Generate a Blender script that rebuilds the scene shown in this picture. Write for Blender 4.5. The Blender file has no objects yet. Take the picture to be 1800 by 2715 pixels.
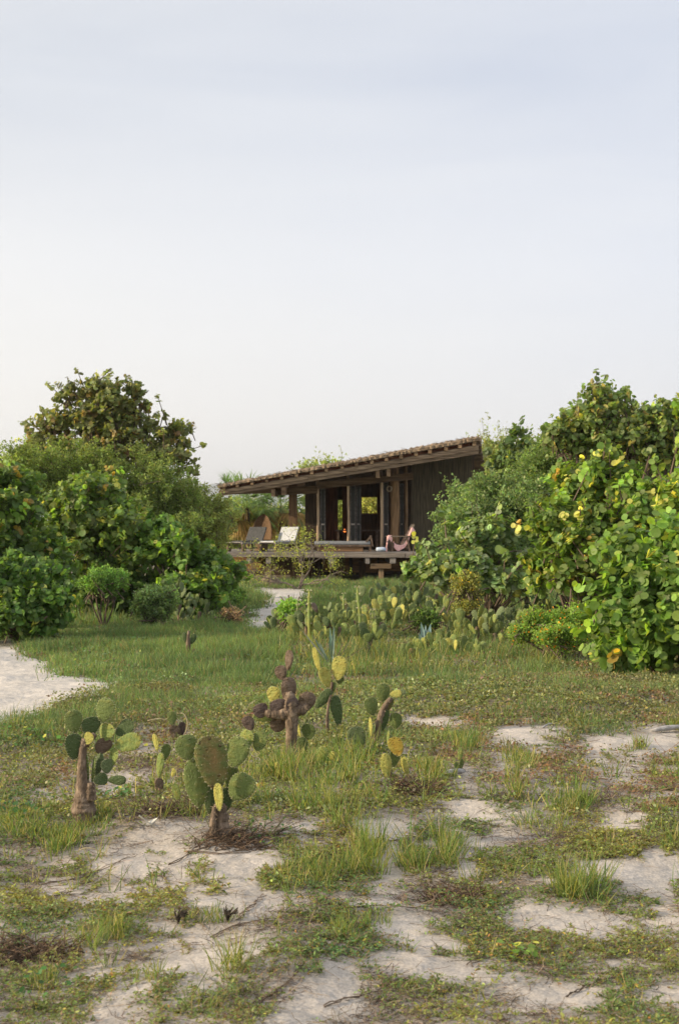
import bpy, math, random
import numpy as np
from mathutils import Vector, Matrix
R = math.radians
rng = np.random.default_rng(7)
random.seed(7)
S = bpy.context.scene
COL = S.collection

# ------------------------------------------------------------------ camera
F = 3771.0; HZ = 1404.0; EYE = 1.6          # focal length and horizon in photograph pixels, eye height in metres
cam = bpy.data.cameras.new('camera'); cam.sensor_fit = 'VERTICAL'; cam.sensor_height = 36; cam.lens = 50
cam.clip_start = 0.1; cam.clip_end = 20000
cam.dof.use_dof = True; cam.dof.focus_distance = 10.5; cam.dof.aperture_fstop = 6.3
co = bpy.data.objects.new('camera', cam); COL.objects.link(co)
co.location = (0, 0, EYE); co.rotation_euler = (R(90.706), 0, 0)
S.camera = co

# ------------------------------------------------------------------ sky, sun, exposure
SUN_EL, SUN_AZ = 19.0, 258.0                # elevation; azimuth clockwise from +Y
w = bpy.data.worlds.new('World'); S.world = w; w.use_nodes = True
nt = w.node_tree; N = nt.nodes; L = nt.links; N.clear()
def nn(t, **k):
    n = N.new(t)
    for a, b in k.items(): setattr(n, a, b)
    return n
out = nn('ShaderNodeOutputWorld'); bg = nn('ShaderNodeBackground'); bg.inputs['Strength'].default_value = 0.1
sky = nn('ShaderNodeTexSky'); sky.sky_type = 'NISHITA'; sky.sun_disc = False
sky.sun_elevation = R(SUN_EL); sky.sun_rotation = R(SUN_AZ); sky.dust_density = 4; sky.air_density = 1.2
tc = nn('ShaderNodeTexCoord'); sp = nn('ShaderNodeSeparateXYZ'); L.new(tc.outputs['Generated'], sp.inputs[0])
ramp = nn('ShaderNodeValToRGB'); L.new(sp.outputs['Z'], ramp.inputs[0])
cr = ramp.color_ramp
pts = [(0.0, (.845, .83, .80)), (0.08, (.835, .825, .81)), (0.18, (.755, .77, .805)), (0.30, (.575, .615, .695)), (0.42, (.64, .66, .70)), (0.62, (.86, .87, .88)), (1.0, (.93, .93, .92))]
while len(cr.elements) < len(pts): cr.elements.new(0.5)
for e, (p, c) in zip(cr.elements, pts): e.position = p; e.color = (*c, 1)
# brighter, warmer cloud veil towards the sun on the left
dx = nn('ShaderNodeMapRange'); L.new(sp.outputs['X'], dx.inputs[0])
dx.inputs[1].default_value = 0.28; dx.inputs[2].default_value = -0.30; dx.inputs[3].default_value = 0.0; dx.inputs[4].default_value = 1.0
warm = nn('ShaderNodeMix', data_type='RGBA', blend_type='MULTIPLY'); warm.inputs[0].default_value = 1.0
tint = nn('ShaderNodeMix', data_type='RGBA'); L.new(dx.outputs[0], tint.inputs[0])
tint.inputs[6].default_value = (.90, .93, 1.0, 1); tint.inputs[7].default_value = (1.07, 1.05, 1.01, 1)
L.new(ramp.outputs[0], warm.inputs[6]); L.new(tint.outputs[2], warm.inputs[7])
mp = nn('ShaderNodeMapping'); L.new(tc.outputs['Generated'], mp.inputs[0]); mp.inputs['Scale'].default_value = (1.6, 1.6, 9); mp.inputs['Rotation'].default_value = (0, R(9), 0)
nz = nn('ShaderNodeTexNoise'); L.new(mp.outputs[0], nz.inputs['Vector']); nz.inputs['Scale'].default_value = 1.5; nz.inputs['Detail'].default_value = 6; nz.inputs['Distortion'].default_value = .6
nr = nn('ShaderNodeMapRange'); L.new(nz.outputs[0], nr.inputs[0]); nr.inputs[1].default_value = .35; nr.inputs[2].default_value = .68
cl = nn('ShaderNodeMix', data_type='RGBA'); L.new(warm.outputs[2], cl.inputs[6]); cl.inputs[7].default_value = (.86, .86, .86, 1)
cf = nn('ShaderNodeMath', operation='MULTIPLY'); L.new(nr.outputs[0], cf.inputs[0]); cf.inputs[1].default_value = .33; L.new(cf.outputs[0], cl.inputs[0])
x10 = nn('ShaderNodeVectorMath', operation='SCALE'); L.new(cl.outputs[2], x10.inputs[0]); x10.inputs['Scale'].default_value = 9.25
mx = nn('ShaderNodeMix', data_type='RGBA'); mx.inputs[0].default_value = .92; L.new(sky.outputs[0], mx.inputs[6]); L.new(x10.outputs[0], mx.inputs[7])
L.new(mx.outputs[2], bg.inputs['Color']); L.new(bg.outputs[0], out.inputs[0])

sl = bpy.data.lights.new('sun', 'SUN'); sl.energy = 4.6; sl.angle = R(1.5); sl.color = (1, .82, .58)
so = bpy.data.objects.new('sun', sl); COL.objects.link(so)
az, el = R(SUN_AZ), R(SUN_EL)
sdir = Vector((math.sin(az) * math.cos(el), math.cos(az) * math.cos(el), math.sin(el)))
so.rotation_euler = sdir.to_track_quat('Z', 'Y').to_euler(); so.location = sdir * 50
S.view_settings.view_transform = 'Standard'; S.view_settings.look = 'None'
S.view_settings.exposure = 0.42; S.view_settings.gamma = 1; S.view_settings.use_curve_mapping = False
S.render.engine = 'CYCLES'
S.cycles.max_bounces = 8; S.cycles.transparent_max_bounces = 8; S.cycles.volume_bounces = 0

# ------------------------------------------------------------------ placing
def hnoise(x, y, s, seed=0):
    """smooth value noise, vectorised"""
    x = np.asarray(x, float) * s + seed * 17.3; y = np.asarray(y, float) * s + seed * 9.1
    xi = np.floor(x); yi = np.floor(y); fx = x - xi; fy = y - yi
    fx = fx * fx * (3 - 2 * fx); fy = fy * fy * (3 - 2 * fy)
    def h(a, b):
        v = np.sin(a * 127.1 + b * 311.7 + seed * 74.7) * 43758.5453
        return v - np.floor(v)
    return (h(xi, yi) * (1 - fx) + h(xi + 1, yi) * fx) * (1 - fy) + (h(xi, yi + 1) * (1 - fx) + h(xi + 1, yi + 1) * fx) * fy
def sstep(a, b, x):
    t = np.clip((np.asarray(x, float) - a) / (b - a), 0, 1); return t * t * (3 - 2 * t)
def gz(x, y):
    x = np.asarray(x, float); y = np.asarray(y, float)
    near = sstep(60, 42, y)
    z = (hnoise(x, y, .9, 1) - .5) * .10 + (hnoise(x, y, 2.6, 2) - .5) * .045 + (hnoise(x, y, .3, 3) - .5) * .12
    z = z + (hnoise(x, y, 7, 4) - .5) * .014
    z = z * near
    z = z + .14 * np.exp(-(((x - 1.6) / 1.3) ** 2 + ((y - 13.2) / 1.3) ** 2))      # mound of creepers on the right
    z = z + .05 * np.exp(-(((x + .6) / 1.6) ** 2 + ((y - 8.6) / .9) ** 2))
    return z - .012
def W(px, py, Y):                           # photograph pixel at distance Y -> point
    return ((px - 900) / F * Y, Y, EYE + (HZ - py) / F * Y)
def G(px, py):                              # photograph pixel of a point on the ground -> point
    Y = EYE * F / (py - HZ)
    for _ in range(12):
        x = (px - 900) / F * Y
        Y = .5 * Y + .5 * (EYE - float(gz(x, Y))) * F / (py - HZ)
    x = (px - 900) / F * Y
    return (x, Y, float(gz(x, Y)))
def pix(x, y, z):                           # point -> photograph pixel
    return 900 + np.asarray(x) / y * F, HZ - (np.asarray(z) - EYE) / y * F

# ------------------------------------------------------------------ mesh helpers
class MB:
    def __init__(s): s.v = []; s.f = []; s.c = []; s.mi = []; s.n = 0
    def add(s, v, f, c=None, mi=0):
        v = np.asarray(v, float).reshape(-1, 3)
        s.v.append(v); s.f += [tuple(int(i) + s.n for i in q) for q in f]; s.mi += [mi] * len(f)
        s.c.append(np.tile(np.array(c if c is not None else (1, 1, 1), float), (len(v), 1)) if np.ndim(c) < 2 else np.asarray(c))
        s.n += len(v); return s
    def build(s, name, mats, parent=None, origin=None, smooth=False):
        v = np.concatenate(s.v) if s.v else np.zeros((0, 3))
        if origin is not None: v = v - np.array(origin)
        m = bpy.data.meshes.new(name); m.from_pydata(v.tolist(), [], s.f)
        return finish(m, name, mats, parent, np.concatenate(s.c), s.mi, smooth)
def finish(m, name, mats, parent, cols, mi, smooth):
    if cols is not None:
        a = m.color_attributes.new('col', 'FLOAT_COLOR', 'POINT')
        c4 = np.ones((len(cols), 4), np.float32); c4[:, :3] = cols; a.data.foreach_set('color', c4.ravel())
    for t in (mats if isinstance(mats, (list, tuple)) else [mats]): m.materials.append(t)
    if mi is not None and len(set(mi)) > 1: m.polygons.foreach_set('material_index', np.array(mi, np.int32))
    if smooth: m.polygons.foreach_set('use_smooth', np.ones(len(m.polygons), bool))
    m.update()
    o = bpy.data.objects.new(name, m); COL.objects.link(o)
    if parent is not None: o.parent = parent
    return o
def fast_mesh(name, v, faces, cols, mat, parent=None, origin=None, smooth=False):
    """faces: (n,k) array, all the same size"""
    if origin is not None: v = v - np.array(origin)
    m = bpy.data.meshes.new(name); n, k = faces.shape
    m.vertices.add(len(v)); m.vertices.foreach_set('co', v.astype(np.float32).ravel())
    m.loops.add(n * k); m.loops.foreach_set('vertex_index', faces.astype(np.int32).ravel())
    m.polygons.add(n); m.polygons.foreach_set('loop_start', np.arange(0, n * k, k, dtype=np.int32))
    m.polygons.foreach_set('loop_total', np.full(n, k, np.int32))
    m.update(calc_edges=True)
    return finish(m, name, mat, parent, cols, None, smooth)
def stamp(T, Fc, o, ax, ay, az, cols):
    """place template T at each o with axis vectors (already scaled)"""
    n = len(o); k = len(T)
    V = o[:, None, :] + T[None, :, 0:1] * ax[:, None, :] + T[None, :, 1:2] * ay[:, None, :] + T[None, :, 2:3] * az[:, None, :]
    FF = (Fc[None, :, :] + (np.arange(n) * k)[:, None, None]).reshape(-1, Fc.shape[1])
    return V.reshape(-1, 3), FF, np.repeat(cols, k, axis=0)
def nrm(a): return a / np.maximum(np.linalg.norm(a, axis=-1, keepdims=True), 1e-9)
def join(parts):
    vs, fs, cs, n = [], [], [], 0
    for v, f, c in parts: vs.append(v); fs.append(f + n); cs.append(c); n += len(v)
    return np.concatenate(vs), np.concatenate(fs), np.concatenate(cs)
def box(mb, c, s, rot=None, col=(1, 1, 1), mi=0):
    x, y, z = [q / 2 for q in s]
    v = np.array([(a, b, d) for a in (-x, x) for b in (-y, y) for d in (-z, z)])
    if rot is not None: v = v @ np.array(Matrix.Rotation(rot[1], 3, rot[0]) if isinstance(rot, tuple) else rot).T
    v = v + np.array(c)
    mb.add(v, [(0, 1, 3, 2), (4, 6, 7, 5), (0, 4, 5, 1), (2, 3, 7, 6), (0, 2, 6, 4), (1, 5, 7, 3)], col, mi)
def beam(mb, a, b, wd, ht, col=(1, 1, 1), up=(0, 0, 1), mi=0):
    a = Vector(a); b = Vector(b); d = (b - a); l = d.length; d.normalize(); u = Vector(up)
    s = d.cross(u).normalized(); u = s.cross(d)
    M = Matrix((d, s, u)).transposed()
    box(mb, (a + b) / 2, (l, wd, ht), rot=M, col=col, mi=mi)
def tube(mb, pts, rad, sides=7, jit=0.0, col=(1, 1, 1), mi=0, cap=True):
    P = np.array(pts, float); n = len(P); rad = np.broadcast_to(np.array(rad, float), (n,))
    T = np.gradient(P, axis=0) if n > 1 else np.array([[0, 0, 1]]); T = nrm(T)
    ref = np.array([1., 0, 0]) if abs(T[0][0]) < .8 else np.array([0, 1., 0])
    V = []
    for i in range(n):
        a = nrm(np.cross(T[i], ref)); b = np.cross(T[i], a); ref = -np.cross(T[i], a) if False else ref
        for k in range(sides):
            th = 2 * math.pi * k / sides; r = rad[i] * (1 + jit * random.uniform(-1, 1))
            V.append(P[i] + (a * math.cos(th) + b * math.sin(th)) * r)
    f = []
    for i in range(n - 1):
        for k in range(sides):
            f.append((i * sides + k, i * sides + (k + 1) % sides, (i + 1) * sides + (k + 1) % sides, (i + 1) * sides + k))
    if cap: f.append(tuple(range(sides))[::-1]); f.append(tuple((n - 1) * sides + k for k in range(sides)))
    mb.add(V, f, col, mi)
def spline(pts, n):
    P = np.array(pts, float); t = np.linspace(0, len(P) - 1, n); out = []
    Q = np.vstack([2 * P[0] - P[1], P, 2 * P[-1] - P[-2]])
    for q in t:
        i = min(int(q), len(P) - 2); u = q - i; p0, p1, p2, p3 = Q[i:i + 4]
        out.append(.5 * (2 * p1 + (p2 - p0) * u + (2 * p0 - 5 * p1 + 4 * p2 - p3) * u * u + (3 * p1 - p0 - 3 * p2 + p3) * u ** 3))
    return np.array(out)

# ------------------------------------------------------------------ naming
def tag(o, label=None, cat=None, group=None, kind=None):
    if label: o['label'] = label
    if cat: o['category'] = cat
    if group: o['group'] = group
    if kind: o['kind'] = kind
    return o
def thing(name, loc, label, cat, group=None):
    o = bpy.data.objects.new(name, None); o.empty_display_size = .1; COL.objects.link(o); o.location = loc
    return tag(o, label, cat, group)

# ------------------------------------------------------------------ materials
def newmat(name):
    m = bpy.data.materials.new(name); m.use_nodes = True; t = m.node_tree; t.nodes.clear()
    o = t.nodes.new('ShaderNodeOutputMaterial'); return m, t, o
def leafmat(name, trans=.35, rough=.5, spec=.35, tcol=(1.25, 1.2, .5), gain=1.0, warm=(1, 1, 1)):
    m, t, o = newmat(name); n = t.nodes; l = t.links
    at = n.new('ShaderNodeAttribute'); at.attribute_name = 'col'
    g = n.new('ShaderNodeVectorMath'); g.operation = 'MULTIPLY'; l.new(at.outputs['Color'], g.inputs[0]); g.inputs[1].default_value = [q * gain for q in warm]
    geo = n.new('ShaderNodeTexNoise'); geo.inputs['Scale'].default_value = 30; c2 = n.new('ShaderNodeTexCoord'); l.new(c2.outputs['Object'], geo.inputs['Vector'])
    mr = n.new('ShaderNodeMapRange'); l.new(geo.outputs[0], mr.inputs[0]); mr.inputs[3].default_value = .72; mr.inputs[4].default_value = 1.28
    g2 = n.new('ShaderNodeVectorMath'); g2.operation = 'SCALE'; l.new(g.outputs[0], g2.inputs[0]); l.new(mr.outputs[0], g2.inputs['Scale'])
    b = n.new('ShaderNodeBsdfPrincipled'); l.new(g2.outputs[0], b.inputs['Base Color']); b.inputs['Roughness'].default_value = rough; b.inputs['Specular IOR Level'].default_value = spec
    tr = n.new('ShaderNodeBsdfTranslucent'); tm = n.new('ShaderNodeVectorMath'); tm.operation = 'MULTIPLY'; l.new(g2.outputs[0], tm.inputs[0]); tm.inputs[1].default_value = [q * 1.5 for q in tcol]
    l.new(tm.outputs[0], tr.inputs[0])
    mxs = n.new('ShaderNodeMixShader'); mxs.inputs[0].default_value = trans; l.new(b.outputs[0], mxs.inputs[1]); l.new(tr.outputs[0], mxs.inputs[2]); l.new(mxs.outputs[0], o.inputs[0])
    return m
def noisemat(name, c1, c2, scale=8, stretch=(1, 1, 1), rough=.85, bump=.3, c3=None, attr=False, detail=6, spec=.3, bscale=None, coord='Object'):
    m, t, o = newmat(name); n = t.nodes; l = t.links
    c = n.new('ShaderNodeTexCoord'); mp = n.new('ShaderNodeMapping'); mp.inputs['Scale'].default_value = stretch; l.new(c.outputs[coord], mp.inputs[0])
    z = n.new('ShaderNodeTexNoise'); z.inputs['Scale'].default_value = scale; z.inputs['Detail'].default_value = detail; l.new(mp.outputs[0], z.inputs['Vector'])
    r = n.new('ShaderNodeValToRGB'); l.new(z.outputs[0], r.inputs[0]); e = r.color_ramp.elements
    e[0].position = .33; e[0].color = (*c1, 1); e[1].position = .67; e[1].color = (*c2, 1)
    if c3: q = r.color_ramp.elements.new(.5); q.color = (*c3, 1)
    b = n.new('ShaderNodeBsdfPrincipled'); b.inputs['Roughness'].default_value = rough; b.inputs['Specular IOR Level'].default_value = spec
    src = r.outputs[0]
    if attr:
        at = n.new('ShaderNodeAttribute'); at.attribute_name = 'col'
        mu = n.new('ShaderNodeVectorMath'); mu.operation = 'MULTIPLY'; l.new(src, mu.inputs[0]); l.new(at.outputs['Color'], mu.inputs[1]); src = mu.outputs[0]
    l.new(src, b.inputs['Base Color'])
    if bump:
        z2 = n.new('ShaderNodeTexNoise'); z2.inputs['Scale'].default_value = bscale or scale * 2.5; z2.inputs['Detail'].default_value = 8; l.new(mp.outputs[0], z2.inputs['Vector'])
        bp = n.new('ShaderNodeBump'); bp.inputs['Strength'].default_value = bump; bp.inputs['Distance'].default_value = .02; l.new(z2.outputs[0], bp.inputs['Height']); l.new(bp.outputs[0], b.inputs['Normal'])
    l.new(b.outputs[0], o.inputs[0]); return m
def padmat(name, base, edge, spot, scale=26, patch=.35, rough=.62, sr=1.0):
    """cactus pad: skin with blotches, regular areole dots"""
    m, t, o = newmat(name); n = t.nodes; l = t.links
    c = n.new('ShaderNodeTexCoord'); oi = n.new('ShaderNodeObjectInfo')
    ad = n.new('ShaderNodeVectorMath'); l.new(c.outputs['Object'], ad.inputs[0]); l.new(oi.outputs['Location'], ad.inputs[1])
    z = n.new('ShaderNodeTexNoise'); z.inputs['Scale'].default_value = 4; z.inputs['Detail'].default_value = 7; z.inputs['Roughness'].default_value = .65; l.new(ad.outputs[0], z.inputs['Vector'])
    mr = n.new('ShaderNodeMapRange'); l.new(z.outputs[0], mr.inputs[0]); mr.inputs[1].default_value = .62 - patch * .35; mr.inputs[2].default_value = .78 - patch * .2
    mix = n.new('ShaderNodeMix'); mix.data_type = 'RGBA'; l.new(mr.outputs[0], mix.inputs[0]); mix.inputs[6].default_value = (*base, 1); mix.inputs[7].default_value = (*edge, 1)
    v = n.new('ShaderNodeTexVoronoi'); v.inputs['Scale'].default_value = scale / 3.2; v.inputs['Randomness'].default_value = .7
    fl = n.new('ShaderNodeVectorMath'); fl.operation = 'MULTIPLY'; fl.inputs[1].default_value = (1, .0, 1.0); l.new(c.outputs['Object'], fl.inputs[0]); l.new(fl.outputs[0], v.inputs['Vector'])
    m2 = n.new('ShaderNodeMapRange'); l.new(v.outputs['Distance'], m2.inputs[0]); m2.inputs[1].default_value = .13 * sr; m2.inputs[2].default_value = .30 * sr; m2.inputs[3].default_value = .8; m2.inputs[4].default_value = 0
    mix2 = n.new('ShaderNodeMix'); mix2.data_type = 'RGBA'; l.new(m2.outputs[0], mix2.inputs[0]); l.new(mix.outputs[2], mix2.inputs[6]); mix2.inputs[7].default_value = (*spot, 1)
    b = n.new('ShaderNodeBsdfPrincipled'); l.new(mix2.outputs[2], b.inputs['Base Color']); b.inputs['Roughness'].default_value = rough; b.inputs['Specular IOR Level'].default_value = .35
    b.inputs['Subsurface Weight'].default_value = 0.0
    ms = n.new('ShaderNodeMath'); ms.operation = 'MULTIPLY_ADD'; l.new(m2.outputs[0], ms.inputs[0]); ms.inputs[1].default_value = .5; l.new(z.outputs[0], ms.inputs[2])
    bp = n.new('ShaderNodeBump'); bp.inputs['Strength'].default_value = .8; bp.inputs['Distance'].default_value = .03; l.new(ms.outputs[0], bp.inputs['Height']); l.new(bp.outputs[0], b.inputs['Normal'])
    l.new(b.outputs[0], o.inputs[0]); return m
def attrmat(name, rough=.9, trans=0):
    return leafmat(name, trans=trans, rough=rough, spec=.2)

M = {}
M['seagrape'] = leafmat('sea_grape_leaf', .42, .5, .36, gain=2.12, warm=(1.2, 1.0, 1.05))
M['fine'] = leafmat('fine_leaf', .42, .6, .25, (1.1, 1.1, .5), gain=2.25, warm=(1.12, 1, 1))
M['grass'] = leafmat('grass_blade', .40, .6, .25, (1.1, 1.05, .45), gain=1.3)
M['creeper'] = leafmat('creeper_leaf', .30, .55, .3, (1.1, 1.05, .45), gain=1.3)
M['dry'] = leafmat('dry_litter', .05, .9, .1, (1, .9, .7))
M['bark'] = noisemat('bark', (.07, .05, .035), (.20, .15, .11), 14, (1, 1, .3))
M['cbark'] = noisemat('cactus_bark', (.105, .078, .054), (.33, .25, .18), 24, (1, 1, .45), bump=.9, c3=(.16, .115, .08))
M['spine'] = noisemat('spine', (.55, .50, .34), (.72, .66, .46), 5, bump=0)
M['spine_dark'] = noisemat('dark_spine', (.20, .15, .10), (.36, .28, .18), 5, bump=0)
M['pad_green'] = padmat('pad_green', (.135, .185, .048), (.23, .24, .06), (.20, .22, .09), patch=.3)
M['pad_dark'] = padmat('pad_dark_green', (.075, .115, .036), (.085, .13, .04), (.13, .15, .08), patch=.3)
M['pad_yellow'] = padmat('pad_yellow', (.42, .42, .10), (.46, .38, .08), (.24, .27, .06), patch=.5, sr=1.1)
M['pad_lime'] = padmat('pad_lime', (.20, .27, .07), (.33, .31, .06), (.14, .19, .05), patch=.5, sr=1.0)
M['pad_orange'] = padmat('pad_orange', (.42, .27, .035), (.36, .34, .06), (.22, .13, .03), patch=.6, sr=1.1)
M['pad_brown'] = padmat('pad_brown', (.21, .15, .11), (.11, .075, .045), (.33, .25, .16), patch=.7, sr=1.0)
M['pad_rust'] = padmat('pad_rust_green', (.235, .155, .058), (.115, .15, .04), (.09, .06, .03), patch=.85)
M['pad_purple'] = padmat('pad_purple', (.15, .105, .088), (.075, .05, .042), (.24, .17, .13), patch=.7, sr=1.0)
M['pad_blue'] = padmat('pad_blue_green', (.135, .18, .075), (.17, .20, .08), (.20, .22, .13), patch=.3)

# ================================================================== GROUND
# layout of the foreground cover: 36 columns of 50 px, rows of 25 px from y = 1900, read off the ground in the photograph
#  . bare sand   , crumbs   b brown litter   g green creeper   y yellowing creeper   t tall grass   m fine olive carpet   r russet carpet
ROWS = """tgggggmmmbgmmrmmmm mmm...rrmrmmmgmbrm
gggmgggbbbrmmmgmbm mmmmrrrm..,,mggm,,
ggmmmggbrbmmmggmmm gggrmmmr,..mm,....
ggmmmgg,bbmmggtggt gggymrtrrr,gr,,g..
mmmmmbbbbbggggtttt tgyggrrb.trrg.g,rr
mmgrgbbbbbggggtttt ttyggb,b.trrgg,,g.
mmmrb,,,bgggggtttt ttgbtb,br,rrrr,,rr
mgggb,,gtgggtttttt ttbbtgggbr,gt,rrrr
ggggg,gtggbbbgtttt tttbtgggbbbttbbb..
gggttgbbbbbbggggtt tttgbb..ggtttb,brr
tttttttbbbtbbggbgg ttbbgg..,gtttg,.gg
ttttttbb,.,bbgb..g t...ggggggttgg.,gg
ttttttb,g,bbbbb,,g y...gggg,,bbgggggg
bbtttbbbg,bbbb,g,g yt.y,t,.gbbbgggggg
bbbtt,..g.g...gggg gt.ygt.gggbggggy.g
bbbgg...g.g....ytg gt.tgt.ygggg......
gbbggg,.g.g...gttg tt.tbb.ggbgg......
gb.,bgbgg.yy..ggtg gg.,bbgggb.gttg...
gb,,gg.ggg.yy.gggb gy,bbbbgbbggtygg,.
gggb...gyy..,,.gbb ,,.b,bbggg,ggtggg,
ggggggtgggggg.,bgg ybybbbbgy,..y,gg,.
ggg,,tyg,bttt.bbbg tt....bgg,,..,,gg,
ggggtytg..g,bbbbbg tg...gggg,...,,g,g
gggbtygyyg,,b,,gyy tgg..,gybbbg,,,ggg
gbbbygbgyg,,..bgyy ggyg.,.yygbggygggg
bbbyybbb,...g,gggg g,,..ggyyygggggyyg
bbbgg.t.....tgbgg. ,b,,b,.,yybbgb.yyg
bgtg..gggg,,tggbg. ,bb,...,,,bbb,bgg
bgt,gyg.g,..gb,b.. .,bgggggg,,.,g,yy,.
bb,yyy.gg,gggbb... .bbbggggb,..,.gyg.
bgggg.y,gggggb,... .bbbbyggb,,,,.gggg
,gggg,,ggggggg,,., ,bbbbyggb,bb,,gyyg
bgggggggggggg,,.,, bbbbbgggb,bbb,ggyb
bggggggggggggb,.,, bbbbbgggbbbbb,ggyb""".split('\n')
ROWS = [(''.join(r.split(' ')) + 'g' * 36)[:36] for r in ROWS]
GRID = np.array([[ord(ch) for ch in r] for r in ROWS])
def cover(x, y):
    """kind of cover at ground points"""
    x = np.asarray(x, float); y = np.asarray(y, float)
    sx = np.clip(y / 7, .6, 1.6); sy = np.clip(y * y / 50, .5, 3)
    wx = hnoise(x, y, 7, 11) - .5 + (hnoise(x, y, 20, 12) - .5) * .8; wy = hnoise(x, y, 7, 13) - .5 + (hnoise(x, y, 20, 14) - .5) * .8
    px, py = pix(x + wx * .075 * sx, y + wy * .11 * sy, gz(x, y))
    c = np.floor(px / 50).astype(int); r = np.floor((py - 1900) / 25).astype(int)
    inside = (c >= 0) & (c < 36)
    c2 = np.where(inside, c, np.abs(c * 7 + r * 3) % 36)
    r2 = np.clip(r, 0, len(ROWS) - 1)
    k = GRID[r2, c2]
    far = r < 0
    n1 = hnoise(x, y, .7, 21); n2 = hnoise(x, y, 2.2, 22)
    fk = np.where(px > 760, np.where(n1 * .6 + n2 * .4 > .68, ord('r'), ord('m')), np.where(y > 14.5, ord('k'), np.where(n2 > .62, ord('g'), ord('m'))))
    fk = np.where(y > 24, ord('k'), fk)
    return np.where(far, fk, k)
def poly_in(px, py, P):
    res = np.zeros(np.shape(px), bool); j = len(P) - 1
    for i in range(len(P)):
        (xi, yi), (xj, yj) = P[i], P[j]
        with np.errstate(divide='ignore', invalid='ignore'):
            res ^= ((yi > py) != (yj > py)) & (px < (xj - xi) * (py - yi) / (yj - yi + 1e-12) + xi)
        j = i
    return res
def ground_pts(lst): return [(G(a, b)[0], G(a, b)[1]) for a, b in lst]
PATH1 = ground_pts([(-700, 1712), (-300, 1700), (0, 1700), (60, 1697), (88, 1712), (72, 1738), (120, 1752), (178, 1775), (178, 1795), (240, 1798), (305, 1808), (258, 1842), (175, 1870), (110, 1900), (0, 1926), (-160, 1960), (-700, 1990)])
PATH2 = ground_pts([(660, 1566), (690, 1560), (818, 1566), (816, 1592), (785, 1605), (760, 1630), (752, 1672), (635, 1672), (672, 1634), (698, 1604), (702, 1580), (670, 1575)])
def in_paths(x, y, m=0.0):
    jx = (hnoise(x, y, 3, 31) - .5) * .35; jy = (hnoise(x, y, 3, 32) - .5) * .35
    return poly_in(x + jx, y + jy, PATH1) | poly_in(x + jx, y + jy, PATH2)

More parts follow.
